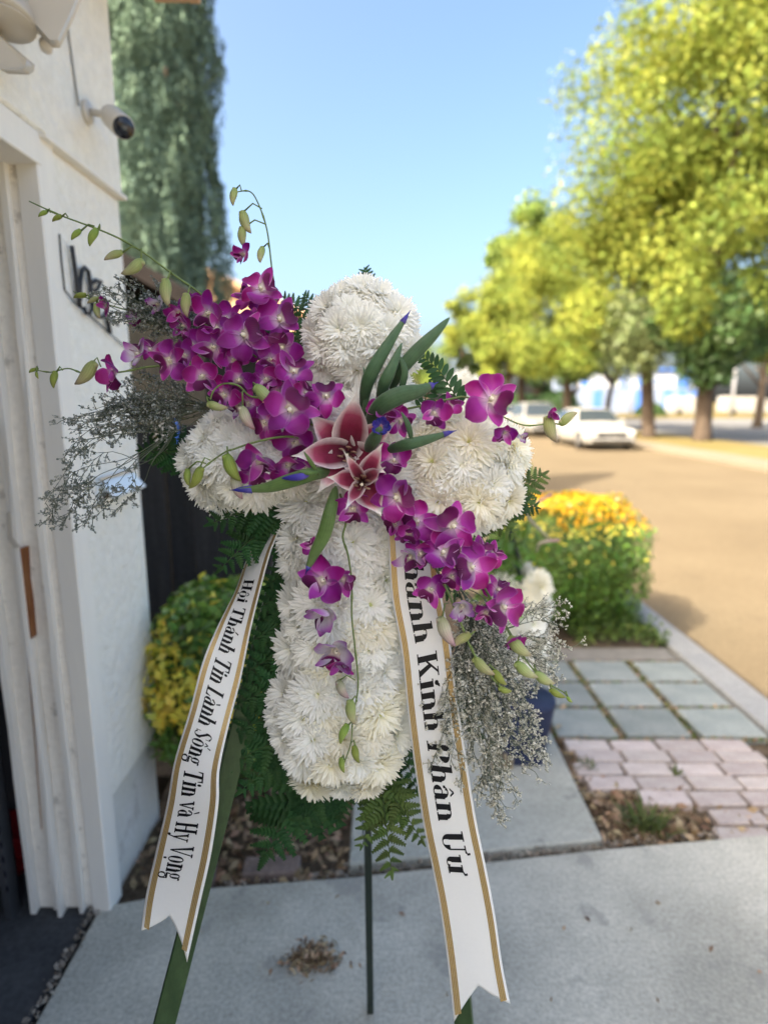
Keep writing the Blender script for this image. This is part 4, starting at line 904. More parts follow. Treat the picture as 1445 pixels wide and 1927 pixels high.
def bud(par, px, py, r, ang, off=.10, mat='bud', anchor=None, curl=1):
    """bud centred at px,py, half-length r, pointing along ang (deg, picture)"""
    d = RIGHT*cos(radians(ang)) + UP*sin(radians(ang)); s = 2*r*dep(Yc(py)-off, py)/F/1.15
    c = Pf(px, py, off); base = c - d*s*.55
    side = d.cross(FWD)*curl; z = d; x = (side + FWD*R.uniform(-.5,.5)).normalized(); y = z.cross(x).normalized(); x = y.cross(z)
    o = inst('bud', BUD[mat], par, TM(base - Vector(par.location), Matrix((x, y, z)).transposed(), s))
    if anchor:
        a = Pf(anchor[0], anchor[1], anchor[2] if len(anchor) > 2 else off); m = (a+base)/2 + Vector((0,-.002,.004))
        mb = MB(); mb.tube([v - Vector(par.location) for v in (a, m - d*s*.12, base + d*s*.06)], [.0010,.0011,.0014], 6); mb.obj('pedicel', MT['stem'], par, True)
    return o
def smooth(pts, n=5):
    out = []
    for i in range(len(pts)-1):
        p0 = pts[max(i-1,0)]; p1 = pts[i]; p2 = pts[i+1]; p3 = pts[min(i+2, len(pts)-1)]
        for k in range(n):
            t = k/n; out.append(0.5*((2*p1) + (p2-p0)*t + (2*p0-5*p1+4*p2-p3)*t*t + (3*p1-p0-3*p2+p3)*t**3))
    out.append(pts[-1]); return out
def spray(label, stempts, r0=.0020, r1=.0009, mat='stem', name='orchid_spray', cat='orchid spray'):
    P0 = [Pf(p[0], p[1], p[2]) for p in stempts]
    t = empty(name, tuple(P0[0]), label, cat, None)
    q = smooth([v - P0[0] for v in P0]); k = len(q)
    mb = MB(); mb.tube(q, [r0 + (r1-r0)*i/(k-1) + (.0006 if i % 9 == 4 else 0) for i in range(k)], 7); mb.obj('stem', MT[mat], t, True)
    return t
def pedicel(par, a, b, off=.10):
    A = Pf(*a) - Vector(par.location); B = Pf(*b) - Vector(par.location); m = (A+B)/2 + Vector((0,0,.004))
    mb = MB(); mb.tube(smooth([A, m, B], 3), .0010, 6); mb.obj('pedicel', MT['stem'], par, True)
GS = None
# 1 long bare stem reaching up-left
s = spray('orchid spray reaching furthest up-left with a bare budded tip', [(520,700,.05),(450,622,.07),(390,562,.08),(325,515,.09),(260,468,.10),(200,437,.10),(115,405,.10),(55,378,.10)])
bud(s, 80,399,11,185,.10,'bud_green',(95,400,.10)); bud(s, 106,407,12,180,.10,'bud_green',(128,408,.10)); bud(s, 141,438,14,200,.10,'bud_green',(178,425,.10))
bud(s, 171,442,19,218,.10,'bud_green',(188,430,.10)); bud(s, 213,477,20,185,.10,'bud',(255,466,.10)); bud(s, 254,507,26,238,.10,'bud',(262,470,.10),-1)
bud(s, 307,549,28,250,.105,'bud',(324,517,.10)); bud(s, 345,572,24,245,.105,'bud',(358,545,.09))
blossom(s, 338,585,36,-100,-.5,-.7,.085,close=.45); blossom(s, 362,572,30,-60,-.2,.3,.07,close=.3); blossom(s, 300,572,34,-150,-.6,-.2,.08,'pale',.4)
blossom(s, 395,588,50,-115,-.55,-.55,.095,close=.25)
# 2 tall arching stem
s = spray('orchid spray standing tallest with its thin tip arching over to the left', [(560,720,.05),(535,640,.06),(521,575,.065),(511,500,.07),(502,430,.07),(484,378,.07),(468,359,.07),(440,362,.07)], .0016, .0008)
bud(s, 436,367,17,235,.07,'bud',(455,360,.07)); bud(s, 457,418,24,265,.07,'bud',(493,392,.07)); bud(s, 452,444,20,250,.07,'bud',(499,421,.07)); bud(s, 488,478,18,240,.065,'bud',(508,470,.07))
blossom(s, 460,477,32,-140,-.5,-.5,.075,close=.5); blossom(s, 490,545,52,20,.15,.1,.085); blossom(s, 526,602,54,20,.25,.1,.09)
blossom(s, 533,652,50,85,-.1,-.5,.095,close=.15); blossom(s, 500,580,40,-60,.2,.2,.06,close=.1)
# 3 dense cluster
s = spray('densest purple orchid spray massed left of the top white disc', [(600,780,.05),(540,720,.07),(480,670,.085),(420,630,.09),(370,600,.09)])
for a in ((460,632,60,15,.0,.05,.115), (405,652,48,-130,-.35,-.3,.10,'open',.1), (430,602,46,-160,-.3,.2,.085), (552,702,50,80,.15,.3,.10,'open',.12), (450,712,44,-95,-.1,-.6,.105,'open',.2),
          (500,712,38,-60,.1,-.3,.10,'open',.35), (382,706,46,-85,-.2,-.45,.10,'open',.2), (425,742,42,-140,-.3,-.3,.10,'open',.15), (465,560,34,140,-.2,.4,.06,'open',.2), (490,655,40,-30,.1,-.1,.085), (365,650,38,170,-.4,.1,.075,'open',.2),
          (520,740,40,-10,.2,-.1,.08,'open',.1), (470,760,36,190,-.2,0,.085)):
    blossom(s, *a)
for a in ((478,612,38,40,.2,.3,.09,'open',.2), (510,675,36,-120,0,-.2,.10,'open',.2), (345,612,32,-90,-.2,-.4,.075,'open',.4), (575,742,36,60,.1,.2,.10,'open',.2), (440,678,36,-60,-.1,.3,.10,'open',.3), (410,620,34,150,-.3,.3,.10,'open',.3)):
    blossom(s, *a)
# 4 left-pointing spray
s = spray('orchid spray pointing straight left with dark backlit blossoms', [(420,720,.06),(350,690,.08),(280,690,.085),(225,700,.09),(160,702,.09),(128,693,.09),(95,700,.09),(60,694,.09)], .0018, .0007)
bud(s, 60,695,9,180,.09,'bud_green',(72,694,.09)); bud(s, 98,712,17,235,.09,'bud_green',(118,697,.09)); bud(s, 68,706,7,260,.09,'bud_green',(72,695,.09)); bud(s, 168,706,30,255,.10,'bud',(190,690,.09),-1)
blossom(s, 218,702,48,-60,-.6,-.35,.095,close=.35); blossom(s, 262,668,42,100,-.3,.5,.08,'pale',.3); blossom(s, 322,678,46,-160,-.4,-.3,.10,close=.2); blossom(s, 350,668,38,-110,-.1,-.2,.085,close=.2); blossom(s, 285,660,34,80,-.1,.4,.07,close=.2)
# 5 small spray behind the sea lavender
s = spray('short orchid spray behind the upper sea lavender beside the iron letters', [(360,640,.04),(290,600,.05),(210,575,.05),(175,565,.05),(138,548,.05)], .0012, .0006)
bud(s, 150,553,14,165,.05,'bud_green',(168,562,.05)); bud(s, 180,585,16,260,.05,'bud',(185,570,.05)); bud(s, 175,562,13,185,.05,'bud',(190,568,.05))
blossom(s, 205,575,26,-150,-.5,-.3,.05,close=.5); blossom(s, 262,600,30,-60,-.3,0,.05,'pale',.4)
# 6 arch of buds over the left arm
s = spray('orchid spray arching over the left arm with hanging green and pink buds', [(600,800,.07),(540,790,.09),(500,752,.10),(470,745,.11),(448,725,.12),(420,722,.12),(402,735,.12),(396,752,.12)], .0017, .0010)
bud(s, 407,768,21,-35,.12,'bud',(396,750,.12)); bud(s, 496,748,30,-62,.125,'bud',(478,738,.115)); bud(s, 459,788,26,-85,.12,'bud_pink',(458,735,.12))
blossom(s, 545,772,66,50,.05,.0,.135); blossom(s, 615,748,48,92,0,.45,.115); blossom(s, 452,765,38,-150,-.4,-.1,.095,'pale',.2); blossom(s, 500,795,42,200,-.3,-.2,.09); blossom(s, 555,830,48,-70,.0,-.4,.10,close=.15); blossom(s, 590,770,40,0,.1,.2,.09)
# 7 lower-left spray
s = spray('orchid spray lying across the left arm ending in two yellow-green buds', [(620,850,.07),(570,826,.10),(530,822,.12),(480,832,.125),(440,845,.125),(425,850,.125),(398,868,.12),(375,888,.12)], .0018, .0010)
bud(s, 350,898,18,-105,.12,'bud_green',(388,872,.12)); bud(s, 374,901,25,-95,.125,'bud_green',(396,866,.12),-1); bud(s, 430,882,30,-88,.13,'bud_green',(428,850,.125)); bud(s, 441,916,26,-100,.12,'bud_pink',(432,880,.12))
blossom(s, 490,862,56,-80,-.1,-.75,.13,close=.35); blossom(s, 540,872,48,-35,.2,-.6,.125,close=.3); blossom(s, 575,880,40,-80,0,-.3,.10,close=.2); blossom(s, 478,892,40,-60,0,-.5,.105,close=.3)
# 8 right spray
s = spray('orchid spray reaching right with one large open magenta bloom at its end', [(700,800,.07),(745,775,.10),(800,762,.11),(850,750,.11),(880,748,.11),(930,775,.105),(985,800,.10),(1040,795,.10)], .0018, .0009)
blossom(s, 724,772,44,-80,0,.1,.12,close=.1); blossom(s, 752,792,38,-30,.2,-.1,.11,close=.1); blossom(s, 815,775,44,-100,.2,-.3,.12,close=.4); blossom(s, 845,765,34,60,.5,0,.10,close=.4)
blossom(s, 922,752,64,-28,.08,.05,.125); blossom(s, 950,812,34,-100,0,-.8,.12,close=.5); blossom(s, 980,822,20,-20,.5,-.3,.11,'pale',.4)
blossom(s, 1033,775,28,-80,.3,-.5,.10,close=.85); bud(s, 1030,808,28,-98,.10,'bud',(1040,790,.10)); bud(s, 1066,783,22,60,.10,'bud',(1045,797,.10),-1)
# 9 big descending right spray
s = spray('largest descending orchid spray crossing the right ribbon towards lower right', [(700,900,.08),(755,965,.12),(790,1015,.13),(815,1060,.13),(845,1120,.13),(870,1180,.13),(890,1228,.13),(925,1275,.13),(950,1300,.13)], .0024, .0011)
for a in ((742,868,50,-100,.1,.45,.115,'open',.2), (745,935,58,15,.05,.0,.14), (785,982,50,190,-.1,.3,.125,'open',.1), (852,990,60,130,.1,.15,.145), (772,1045,44,-70,-.3,-.5,.14,'pale',.35), (832,1040,54,-20,.05,.1,.15),
          (745,985,36,200,-.3,0,.11,'open',.1), (812,1108,42,-120,-.1,.3,.14,'open',.25), (868,1138,44,-60,.1,-.6,.135,'pale',.4), (790,1040,40,-40,0,-.2,.135,'open',.2), (770,1000,38,-100,-.1,-.3,.13,'open',.3), (850,1082,38,-120,.1,-.3,.135,'open',.3), (715,905,34,-60,-.1,-.2,.11,'open',.3)): blossom(s, *a)
bud(s, 833,1190,32,-88,.135,'bud_pink',(842,1135,.13)); bud(s, 866,1200,22,192,.135,'bud',(890,1190,.13)); bud(s, 905,1258,26,-62,.13,'bud',(885,1215,.13)); bud(s, 936,1278,20,-75,.13,'bud_green',(912,1258,.13)); bud(s, 949,1302,15,-40,.13,'bud_green',(940,1290,.13))
# 10 outer right spray
s = spray('outer descending orchid spray ending in a string of green buds beyond the right ribbon', [(800,980,.09),(870,1050,.12),(905,1095,.12),(935,1150,.12),(965,1200,.12),(995,1250,.12),(1030,1285,.12),(1060,1303,.12),(1072,1318,.12)], .0020, .0008)
for a in ((888,1068,56,195,.1,.05,.145), (905,1040,40,60,.3,.4,.12,'open',.1), (945,1140,60,-150,.3,-.1,.14,'open',.08), (960,1202,34,-110,.1,-.6,.125,'open',.45), (935,1110,36,60,.3,.3,.11), (915,1150,34,-110,.1,-.4,.12,'open',.4), (925,1045,34,40,.4,.2,.11,'open',.3)): blossom(s, *a)
bud(s, 972,1222,30,-65,.13,'bud',(950,1190,.125)); bud(s, 985,1266,26,-60,.125,'bud',(985,1240,.12)); bud(s, 1021,1282,24,-55,.12,'bud',(1005,1255,.12)); bud(s, 1046,1308,17,-50,.12,'bud_green',(1038,1290,.12)); bud(s, 1070,1318,9,-70,.12,'bud_green',(1062,1303,.12))
# 11 central hanging spray
s = spray('orchid spray hanging down the middle of the white upright', [(640,930,.08),(652,975,.11),(645,1010,.115),(655,1045,.115),(662,1100,.115),(662,1160,.115),(668,1220,.115),(674,1290,.115),(664,1350,.115),(660,1400,.115),(642,1450,.115)], .0017, .0009)
blossom(s, 665,955,46,-90,-.1,-.3,.125,close=.2); blossom(s, 588,1030,26,120,-.3,.2,.115,close=.3); blossom(s, 610,1092,60,-150,-.3,-.1,.13,close=.3); blossom(s, 644,1088,42,-20,.2,-.3,.12,close=.35)
blossom(s, 616,1150,60,-150,-.4,-.5,.13,'pale',.3); blossom(s, 632,1222,64,-110,-.1,-.6,.13,'pale',.35); blossom(s, 642,1245,36,-90,0,-.6,.135,close=.5)
bud(s, 640,1300,22,-85,.12,'bud_pink',(668,1280,.115)); bud(s, 656,1340,25,-105,.12,'bud',(672,1320,.115)); bud(s, 643,1378,20,225,.12,'bud_green',(664,1362,.115)); bud(s, 666,1420,18,-100,.12,'bud_green',(661,1398,.115)); bud(s, 641,1440,15,-100,.12,'bud_green',(648,1430,.115))

# --- lilies
def lily(label, cx, cy, off, petals, name='lily'):
    o = Pf(cx, cy, off - .035); t = empty(name, tuple(o), label, 'lily')
    for i, (tx, ty, W, toff, curl) in enumerate(petals):
        tip = Pf(tx, ty, toff) - o; L = tip.length; d = tip.normalized()
        n = -FWD; side = d.cross(n).normalized(); nn = side.cross(d).normalized()
        if nn.dot(n) < 0: nn = -nn
        mb = MB(); vs = []; uvs = []; nl = 12; nw = 6; ws = W*dep(Yc(ty)-toff, ty)/F
        for a in range(nl+1):
            s_ = a/nl; w = ws*.5*.98*max(0, sin(pi*(.20+.80*s_**.9)))**(1+.55*s_) + .0003; c = d*L*s_ + (-nn)*(curl*L*sin(pi*s_)) - nn*L*.16*s_**5
            for b in range(nw+1):
                q = b/nw*2-1; vs.append(c + side*w*q + nn*(abs(q)**1.6)*w*.55*(1-s_*.3) + nn*.0012*sin(s_*15+i*2)*abs(q)); uvs.append((b/nw, s_))
        k = nw+1; mb.add(vs, [(a*k+b, a*k+b+1, (a+1)*k+b+1, (a+1)*k+b) for a in range(nl) for b in range(nw)], uvs); mb.obj('petal', MT['lily'], t, True)
    for k in range(6):
        a = k*pi/3+.3; e = Vector((cos(a)*.010, -.022, sin(a)*.010)); mb = MB(); mb.tube([(0,.0,0), e*.6, e], [.0009,.0009,.0007], 5)
        mb.tube([e + Vector((-.004,0,.001)), e, e + Vector((.004,-.001,-.001))], [.0008,.0018,.0008], 6); mb.obj('stamen', MT['stamen'], t, True)
    mb = MB(); mb.tube([(0,0,0),(0,-.02,-.002),(0,-.028,-.001)], [.0014,.0012,.0024], 7); mb.obj('pistil', MT['orchid_col'], t, True)
    return t
lily('large crimson lily with broad white-edged petals, upper of the two', 655, 852, .135, [(582,778,60,.125,.08),(748,788,56,.125,.08),(600,922,58,.135,.06),(560,855,64,.165,.10),(668,745,74,.165,.12),(714,882,66,.16,.16)])
lily('smaller half-open crimson lily with curling pale petal edges, lower of the two', 682, 905, .165, [(717,838,40,.16,.1),(622,898,44,.165,.15),(716,968,60,.15,.1),(655,862,26,.21,.05),(708,886,30,.205,.1),(658,940,30,.215,.1)])

# --- iris buds: green sheaths with blue tips
def spindle(par, pts, rad, mat, name, flat=.55, tipmat=None, tipfrac=.75):
    rad *= .82
    o = Vector(par.location); q = smooth([Pf(*p) for p in pts], 5); k = len(q); q = [v-o for v in q]
    rs = [max(.0006, rad*(sin(pi*min(1,(i/(k-1))**.85*.98+.02))**.7)*(1-.1*i/(k-1))) for i in range(k)]
    mb = MB(); mb.tube(q, rs, 10, flat=flat); mb.obj(name, mat, par, True)
    if tipmat:
        i0 = int(k*tipfrac); d = (q[-1]-q[-2]).normalized(); seg = q[i0:] + [q[-1] + d*.006]; r2 = [rs[i]*1.10+.0004 for i in range(i0, k)] + [.0003]
        mb = MB(); mb.tube(seg, r2, 10, flat=flat); mb.obj('petal_tip', tipmat, par, True)
def iris(label, pts, rad, tip=True, light=False, tipfrac=.86, extra=()):
    t = empty('iris_bud', tuple(Pf(*pts[0])), label, 'iris'); g_ = MT['iris_light' if light else 'iris_green']
    spindle(t, pts, rad, g_, 'sheath', .5, MT['iris_blue'] if tip else None, tipfrac)
    for e in extra: spindle(t, e[0], e[1], g_, 'leaf', .25)
    return t
iris('tall iris bud leaning right across the top disc with a blue point', [(682,775,.09),(690,725,.12),(705,690,.13),(735,640,.13),(768,590,.125)], .0125, extra=([[(684,790,.10),(690,740,.11),(684,690,.11)], .005],))
iris('grey-green closed iris bud reaching furthest up right over the sky', [(735,735,.10),(755,695,.12),(785,660,.125),(820,625,.125),(846,597,.12)], .0125, tip=False)
iris('narrow green iris leaf bud between the two tall ones', [(712,770,.10),(722,725,.13),(738,690,.135),(756,645,.13)], .011, tip=False, extra=([[(750,745,.12),(762,700,.13),(748,665,.13)], .006],))
iris('thick iris bud lying right with a violet-blue end above the right arm', [(690,800,.10),(715,765,.135),(750,745,.14),(790,735,.135),(818,722,.13)], .0165, tipfrac=.88)
iris('iris bud lying across the right arm with a bright blue tip', [(720,850,.10),(760,838,.135),(800,828,.135),(852,812,.13)], .0105, extra=([[(775,830,.14),(768,800,.145),(755,775,.145)], .005],), tipfrac=.86)
iris('iris bud lying across the left arm with a blue tip and a second blue opening', [(628,890,.10),(590,892,.14),(545,905,.145),(500,918,.14),(440,922,.135)], .0135, light=True, tipfrac=.82, extra=([[(600,895,.15),(585,870,.155),(572,850,.155)], .004],))
iris('iris leaf hanging down from the lilies with a small blue tip', [(632,915,.12),(622,960,.14),(610,1005,.14),(590,1045,.135),(577,1075,.13)], .0125, light=True, tipfrac=.90)
t = empty('iris_bloom', tuple(Pf(717, 800, .16)), 'opening round blue iris bud facing forward beside the lilies', 'iris')
spindle(t, [(690,850,.11),(705,825,.14),(717,803,.16)], .012, MT['iris_green'], 'sheath', .8)
o = Vector(t.location)
for k in range(14):
    a = k*2.4; r_ = .0035 + .005*(k/14); d = (RIGHT*cos(a)+UP*sin(a)); p0 = Pf(717,803,.15) - o
    mb = MB(); petal_strip(mb, p0 + d*r_*.6, (-FWD*1.2 + d*.9).normalized(), d.cross(FWD).normalized(), .013, .0045, -.4 + k*.05, .5, 4); mb.obj('petal', MT['iris_blue'], t, True)
t = empty('iris_blue_flower', tuple(Pf(560, 902, .155)), 'small violet-blue iris petals bursting from the sheath on the left arm', 'iris'); o = Vector(t.location)
spindle(t, [(582,893,.15),(566,897,.158),(548,899,.158),(530,900,.155)], .0062, MT['iris_blue'], 'petal', .6)
spindle(t, [(600,888,.152),(580,890,.157),(560,886,.155)], .004, MT['iris_light'], 'sheath_edge', .5)

# --- fern fronds
def leaflet_mesh(seed, mat):
    rr = random.Random(seed); mb = MB(); n = 7; L = 1.0
    left = [(0,0)]; pts = [(.0,.02)]
    for k in range(n):
        s0 = (k+.15)/n; s1 = (k+.62)/n; s2 = (k+.98)/n; w = .27*(1-(k/n))**.7 + .03
        pts += [(w*.50*rr.uniform(.9,1.1), s0), (w*1.0*rr.uniform(.9,1.1), s1+.05), (w*.86, s2+.03)]
    pts.append((0, 1.02))
    vs = []; uvs = []
    for sgn in (1, -1):
        b = len(vs)
        for (x, y) in pts:
            vs.append((0, y, .05*y*(1-y) - .06*y*y)); vs.append((x*sgn, y + abs(x)*.25, -.10*abs(x) - .06*y*y + .03*sin(y*40))); uvs += [(.5, y), (.5 + sgn*x, y)]
        m_ = len(pts)
        fs = [(b+2*i, b+2*i+2, b+2*i+3, b+2*i+1) if sgn < 0 else (b+2*i, b+2*i+1, b+2*i+3, b+2*i+2) for i in range(m_-1)]
        mb.f += fs; mb.mi += [0]*len(fs)
    mb.v = vs; mb.uv = uvs
    return mb.mesh('leaflet', MT[mat], True)
LEAF = {m: [leaflet_mesh(i, m) for i in range(3)] for m in ('fern','fern_olive')}
def simple_leaflet(mat):
    mb = gridpetal(1, .42, lambda s: sin(pi*min(1, s*.92+.06))**.6, .1, -.15, nl=4, nw=2); return mb.mesh('leaflet', MT[mat], True)
SIMPLE = simple_leaflet('fern')
def frond(label, base, tip, wid=.34, n=9, mat='fern', sag=.01, face=(0,0), simple=False, par_grp='fern fronds tucked round the flower cross'):
    A = Pf(*base); B = Pf(*tip); L = (B-A).length; t = empty('fern_frond', tuple(A), label, 'fern', par_grp)
    mid = (A+B)/2 + Vector((0, -.005, sag)); q = smooth([Vector((0,0,0)), mid-A, B-A], 8)
    mb = MB(); k = len(q); mb.tube(q, [.0011*(1-.7*i/(k-1)) for i in range(k)], 5); mb.obj('stem', MT['fern_stem'], t, True)
    nrm = facing(*face)
    for i in range(n):
        s_ = (i + .6)/(n+.2); j = min(k-2, int(s_*(k-1))); p = q[j] + (q[j+1]-q[j])*((s_*(k-1)) % 1); d = (q[j+1]-q[j]).normalized()
        side = d.cross(nrm).normalized()
        ll = L*wid*((1-s_)**.75)*(min(1, .55 + s_*2.5)) + .008
        for sg in (1, -1):
            dd = (side*sg*.86 + d*.5 + nrm*R.uniform(-.25,.15)).normalized(); pp = p + d*(L*.02*sg)
            m3 = frame_from((nrm + side*R.uniform(-.3,.3) + Vector((0,0,R.uniform(-.2,.2)))).normalized(), dd)
            m3 = Matrix((m3.col[0], m3.col[1], m3.col[2])).transposed()
            inst('leaflet', SIMPLE if simple else R.choice(LEAF[mat]), t, TM(pp, m3, ll*(1 if not simple else .9)))
    o = inst('leaflet', SIMPLE if simple else LEAF[mat][0], t, TM(q[-2], frame_from(nrm, (q[-1]-q[-2]).normalized()), L*wid*.35))
    return t
FR = [
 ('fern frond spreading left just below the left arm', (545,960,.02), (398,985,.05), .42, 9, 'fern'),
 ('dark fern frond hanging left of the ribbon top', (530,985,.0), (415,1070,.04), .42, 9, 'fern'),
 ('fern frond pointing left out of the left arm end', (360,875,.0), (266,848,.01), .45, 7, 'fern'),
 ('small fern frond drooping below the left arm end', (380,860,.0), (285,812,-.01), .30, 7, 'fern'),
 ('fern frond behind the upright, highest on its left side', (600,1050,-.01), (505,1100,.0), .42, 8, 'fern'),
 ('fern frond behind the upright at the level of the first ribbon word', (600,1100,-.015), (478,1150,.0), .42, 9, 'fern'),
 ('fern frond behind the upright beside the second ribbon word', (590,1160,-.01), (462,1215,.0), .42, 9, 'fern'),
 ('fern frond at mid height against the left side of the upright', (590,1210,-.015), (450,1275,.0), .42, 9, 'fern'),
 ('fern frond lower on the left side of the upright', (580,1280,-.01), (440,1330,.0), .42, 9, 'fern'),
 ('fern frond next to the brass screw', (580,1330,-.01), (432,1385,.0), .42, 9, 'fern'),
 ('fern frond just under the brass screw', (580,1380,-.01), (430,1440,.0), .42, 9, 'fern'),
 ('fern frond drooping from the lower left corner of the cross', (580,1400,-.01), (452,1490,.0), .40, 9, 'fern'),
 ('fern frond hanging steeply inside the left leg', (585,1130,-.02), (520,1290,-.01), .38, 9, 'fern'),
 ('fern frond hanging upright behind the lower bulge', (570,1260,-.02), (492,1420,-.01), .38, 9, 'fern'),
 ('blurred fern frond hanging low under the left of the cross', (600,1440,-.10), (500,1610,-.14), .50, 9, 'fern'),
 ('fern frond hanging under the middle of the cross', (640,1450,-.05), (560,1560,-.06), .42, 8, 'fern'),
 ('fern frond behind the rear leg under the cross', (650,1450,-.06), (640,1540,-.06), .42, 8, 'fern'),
 ('olive fern frond hanging lowest beside the rear leg', (715,1465,.0), (737,1645,.03), .34, 10, 'fern_olive'),
 ('olive fern frond spreading right under the cross towards the ribbon', (715,1470,.0), (795,1585,.02), .36, 9, 'fern_olive'),
 ('olive fern frond slanting left across the rear leg', (725,1475,.0), (680,1595,.02), .30, 8, 'fern_olive'),
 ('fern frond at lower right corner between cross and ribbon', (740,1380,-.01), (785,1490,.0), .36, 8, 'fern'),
 ('fern frond poking out below the right arm', (880,950,.0), (968,1005,.01), .40, 8, 'fern_olive'),
 ('fern frond rising beyond the right arm end', (920,980,-.01), (1022,893,.01), .38, 9, 'fern_olive'),
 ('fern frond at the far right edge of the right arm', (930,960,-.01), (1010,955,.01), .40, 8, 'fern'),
 ('fern frond under the right arm above the outer orchids', (830,960,.0), (930,1040,.0), .40, 8, 'fern'),
 ('fern frond behind the right ribbon', (740,1200,-.02), (860,1260,-.02), .38, 8, 'fern'),
 ('fern frond behind the right sea lavender', (760,1260,-.02), (900,1380,-.02), .38, 9, 'fern'),
 ('fern frond behind the top of the right ribbon', (740,1060,-.02), (860,1120,-.01), .36, 8, 'fern'),
 ('tiny fern tip standing over the top white disc', (700,600,-.03), (686,506,-.02), .22, 9, 'fern'),
 ('fern tip showing left of the top white disc', (620,640,-.02), (572,556,-.01), .24, 9, 'fern'),
 ('fern tip among the orchids left of the top disc', (600,640,-.01), (535,560,.0), .26, 9, 'fern'),
 ('fern frond behind the densest orchids', (560,740,.02), (470,600,.03), .34, 10, 'fern'),
 ('fern frond behind the tall orchids and top disc', (590,720,.02), (560,610,.03), .34, 10, 'fern'),
]
for f in FR: frond(f[0], f[1], f[2], f[3], f[4], f[5])
frond('bluish fern with small oval leaflets arching right of the tall iris buds', (868,765,.08), (785,665,.10), .22, 13, 'fern', simple=True, sag=.012)
frond('short fern with oval leaflets under the orchid right of the top disc', (790,770,.06), (830,722,.06), .30, 8, 'fern', simple=True)

# --- sea lavender (fine branching sprigs)
def statice(label, root, tips, off0, mat='statice_floret', dens=10, curl=.02, twl=.030, start=.25, gen3=3):
    O = Pf(root[0], root[1], off0); t = empty('sea_lavender', tuple(O), label, 'sea lavender', 'sea lavender sprigs in the arrangement')
    S = MB(); Fv = []
    def rv(s): return Vector((R.gauss(0,s), R.gauss(0,s), R.gauss(0,s)))
    def floret(p):
        Fv.append(p)
    for (tx, ty, toff) in tips:
        T = Pf(tx, ty, toff) - O; L = T.length; q = smooth([Vector((0,0,0)), T*.35 + rv(L*.06), T*.7 + rv(L*.06) + Vector((0,0,curl*L)), T], 5); k = len(q)
        S.tube(q, [.0009*(1-.6*i/(k-1)) for i in range(k)], 3, False)
        nb = max(3, int(dens*L/.12))
        for b in range(nb):
            s_ = start + (1-start)*(b+R.random())/nb; j = min(k-2, int(s_*(k-1))); p = q[j].lerp(q[j+1], (s_*(k-1)) % 1); d = (q[j+1]-q[j]).normalized()
            l1 = twl*R.uniform(.6,1.2)*(1.15-.5*s_); d1 = (d*1.0 + rv(.55)).normalized(); e = p + d1*l1
            S.tube([p, p + d1*l1*.5 + rv(l1*.05), e], [.0006,.0005,.0003], 3, False)
            for c_ in range(gen3):
                s2 = R.uniform(.3,1); p2 = p.lerp(e, s2); d2 = (d1 + rv(.65)).normalized(); l2 = l1*.45*R.uniform(.6,1.2); e2 = p2 + d2*l2
                S.tube([p2, e2], [.0004,.0003], 3, False)
                for f_ in range(4): floret(p2.lerp(e2, .30 + .23*f_) + rv(.0012))
            floret(e)
    S.obj('stems', MT['statice_stem'], t, True)
    A = np.array([tuple(v) for v in Fv]); n = len(A)
    # each floret: two crossed petals
    V1 = leafcloud(A, .0046 if 'r' == mat[-1] else .0042, None, .6, .6); V2 = leafcloud(A + NP.normal(size=A.shape)*.0005, .0036, None, .6, .8)
    tag(quads('florets', np.concatenate([V1, V2]), MT[mat], t), kind='stuff'); return t
def fan(cx, cy, pts, off, j=8): return [(x + R.uniform(-j,j), y + R.uniform(-j,j), off + R.uniform(-.02,.02)) for x, y in pts]
statice('dark feathery sea lavender fanning far left below the left-pointing orchids', (400,765), fan(0,0,[(205,745),(235,722),(262,705),(290,712),(320,718),(345,735),(215,765),(190,780),(165,770),(240,790),(150,800),(118,790),(140,825),(120,852),(160,835),(200,815),(180,800),(225,830),(250,815),(280,790),(300,760),(330,760),(270,745),(235,765),(260,775),(305,735),(210,790)], .06), .03, dens=11)
statice('sparse long sprig of sea lavender drooping lowest at far left', (330,810), fan(0,0,[(82,952),(95,975),(112,985),(150,992),(170,975),(214,962),(195,945),(140,950),(120,940)], .06, 4), .04, dens=9, start=.62, twl=.026, curl=.12)
statice('grey sea lavender beside the iron letters above the left-pointing orchids', (420,640), fan(0,0,[(188,548),(205,575),(225,600),(245,540),(260,585),(285,560),(250,615),(285,620),(310,600),(235,560),(330,625),(215,555),(270,600),(300,580),(345,610),(360,625),(245,578)], .06), .03, dens=12)
statice('pale silvery sea lavender hanging beside the right ribbon', (885,1150), fan(0,0,[(850,1330),(835,1380),(825,1420),(850,1450),(870,1480),(900,1500),(925,1500),(945,1538),(960,1500),(985,1455),(1000,1430),(1030,1430),(975,1400),(945,1420),(915,1430),(885,1440),(890,1380),(930,1380),(960,1360),(870,1350),(900,1330),(940,1330),(905,1280),(880,1290),(860,1290),(925,1460),(965,1450),(1000,1380),(980,1340),(990,1400),(940,1480),(900,1460),(870,1420),(850,1400),(910,1400),(930,1300),(948,1535),(942,1520),(955,1500),(935,1505),(1025,1425),(1028,1435),(1010,1415),(838,1345),(822,1400),(812,1440),(845,1370)], .098, 10), .05, 'statice_floret_r', dens=8, start=.2)
statice('silvery sea lavender sprig rising at far right over the stone pavers', (900,1190), fan(0,0,[(1058,1138),(1048,1165),(1035,1180),(1072,1218),(1060,1235),(1045,1215),(1040,1260),(1020,1240),(1010,1285),(990,1255),(1050,1280),(1000,1225)], .05, 4), .05, 'statice_floret_r', dens=10, start=.5)
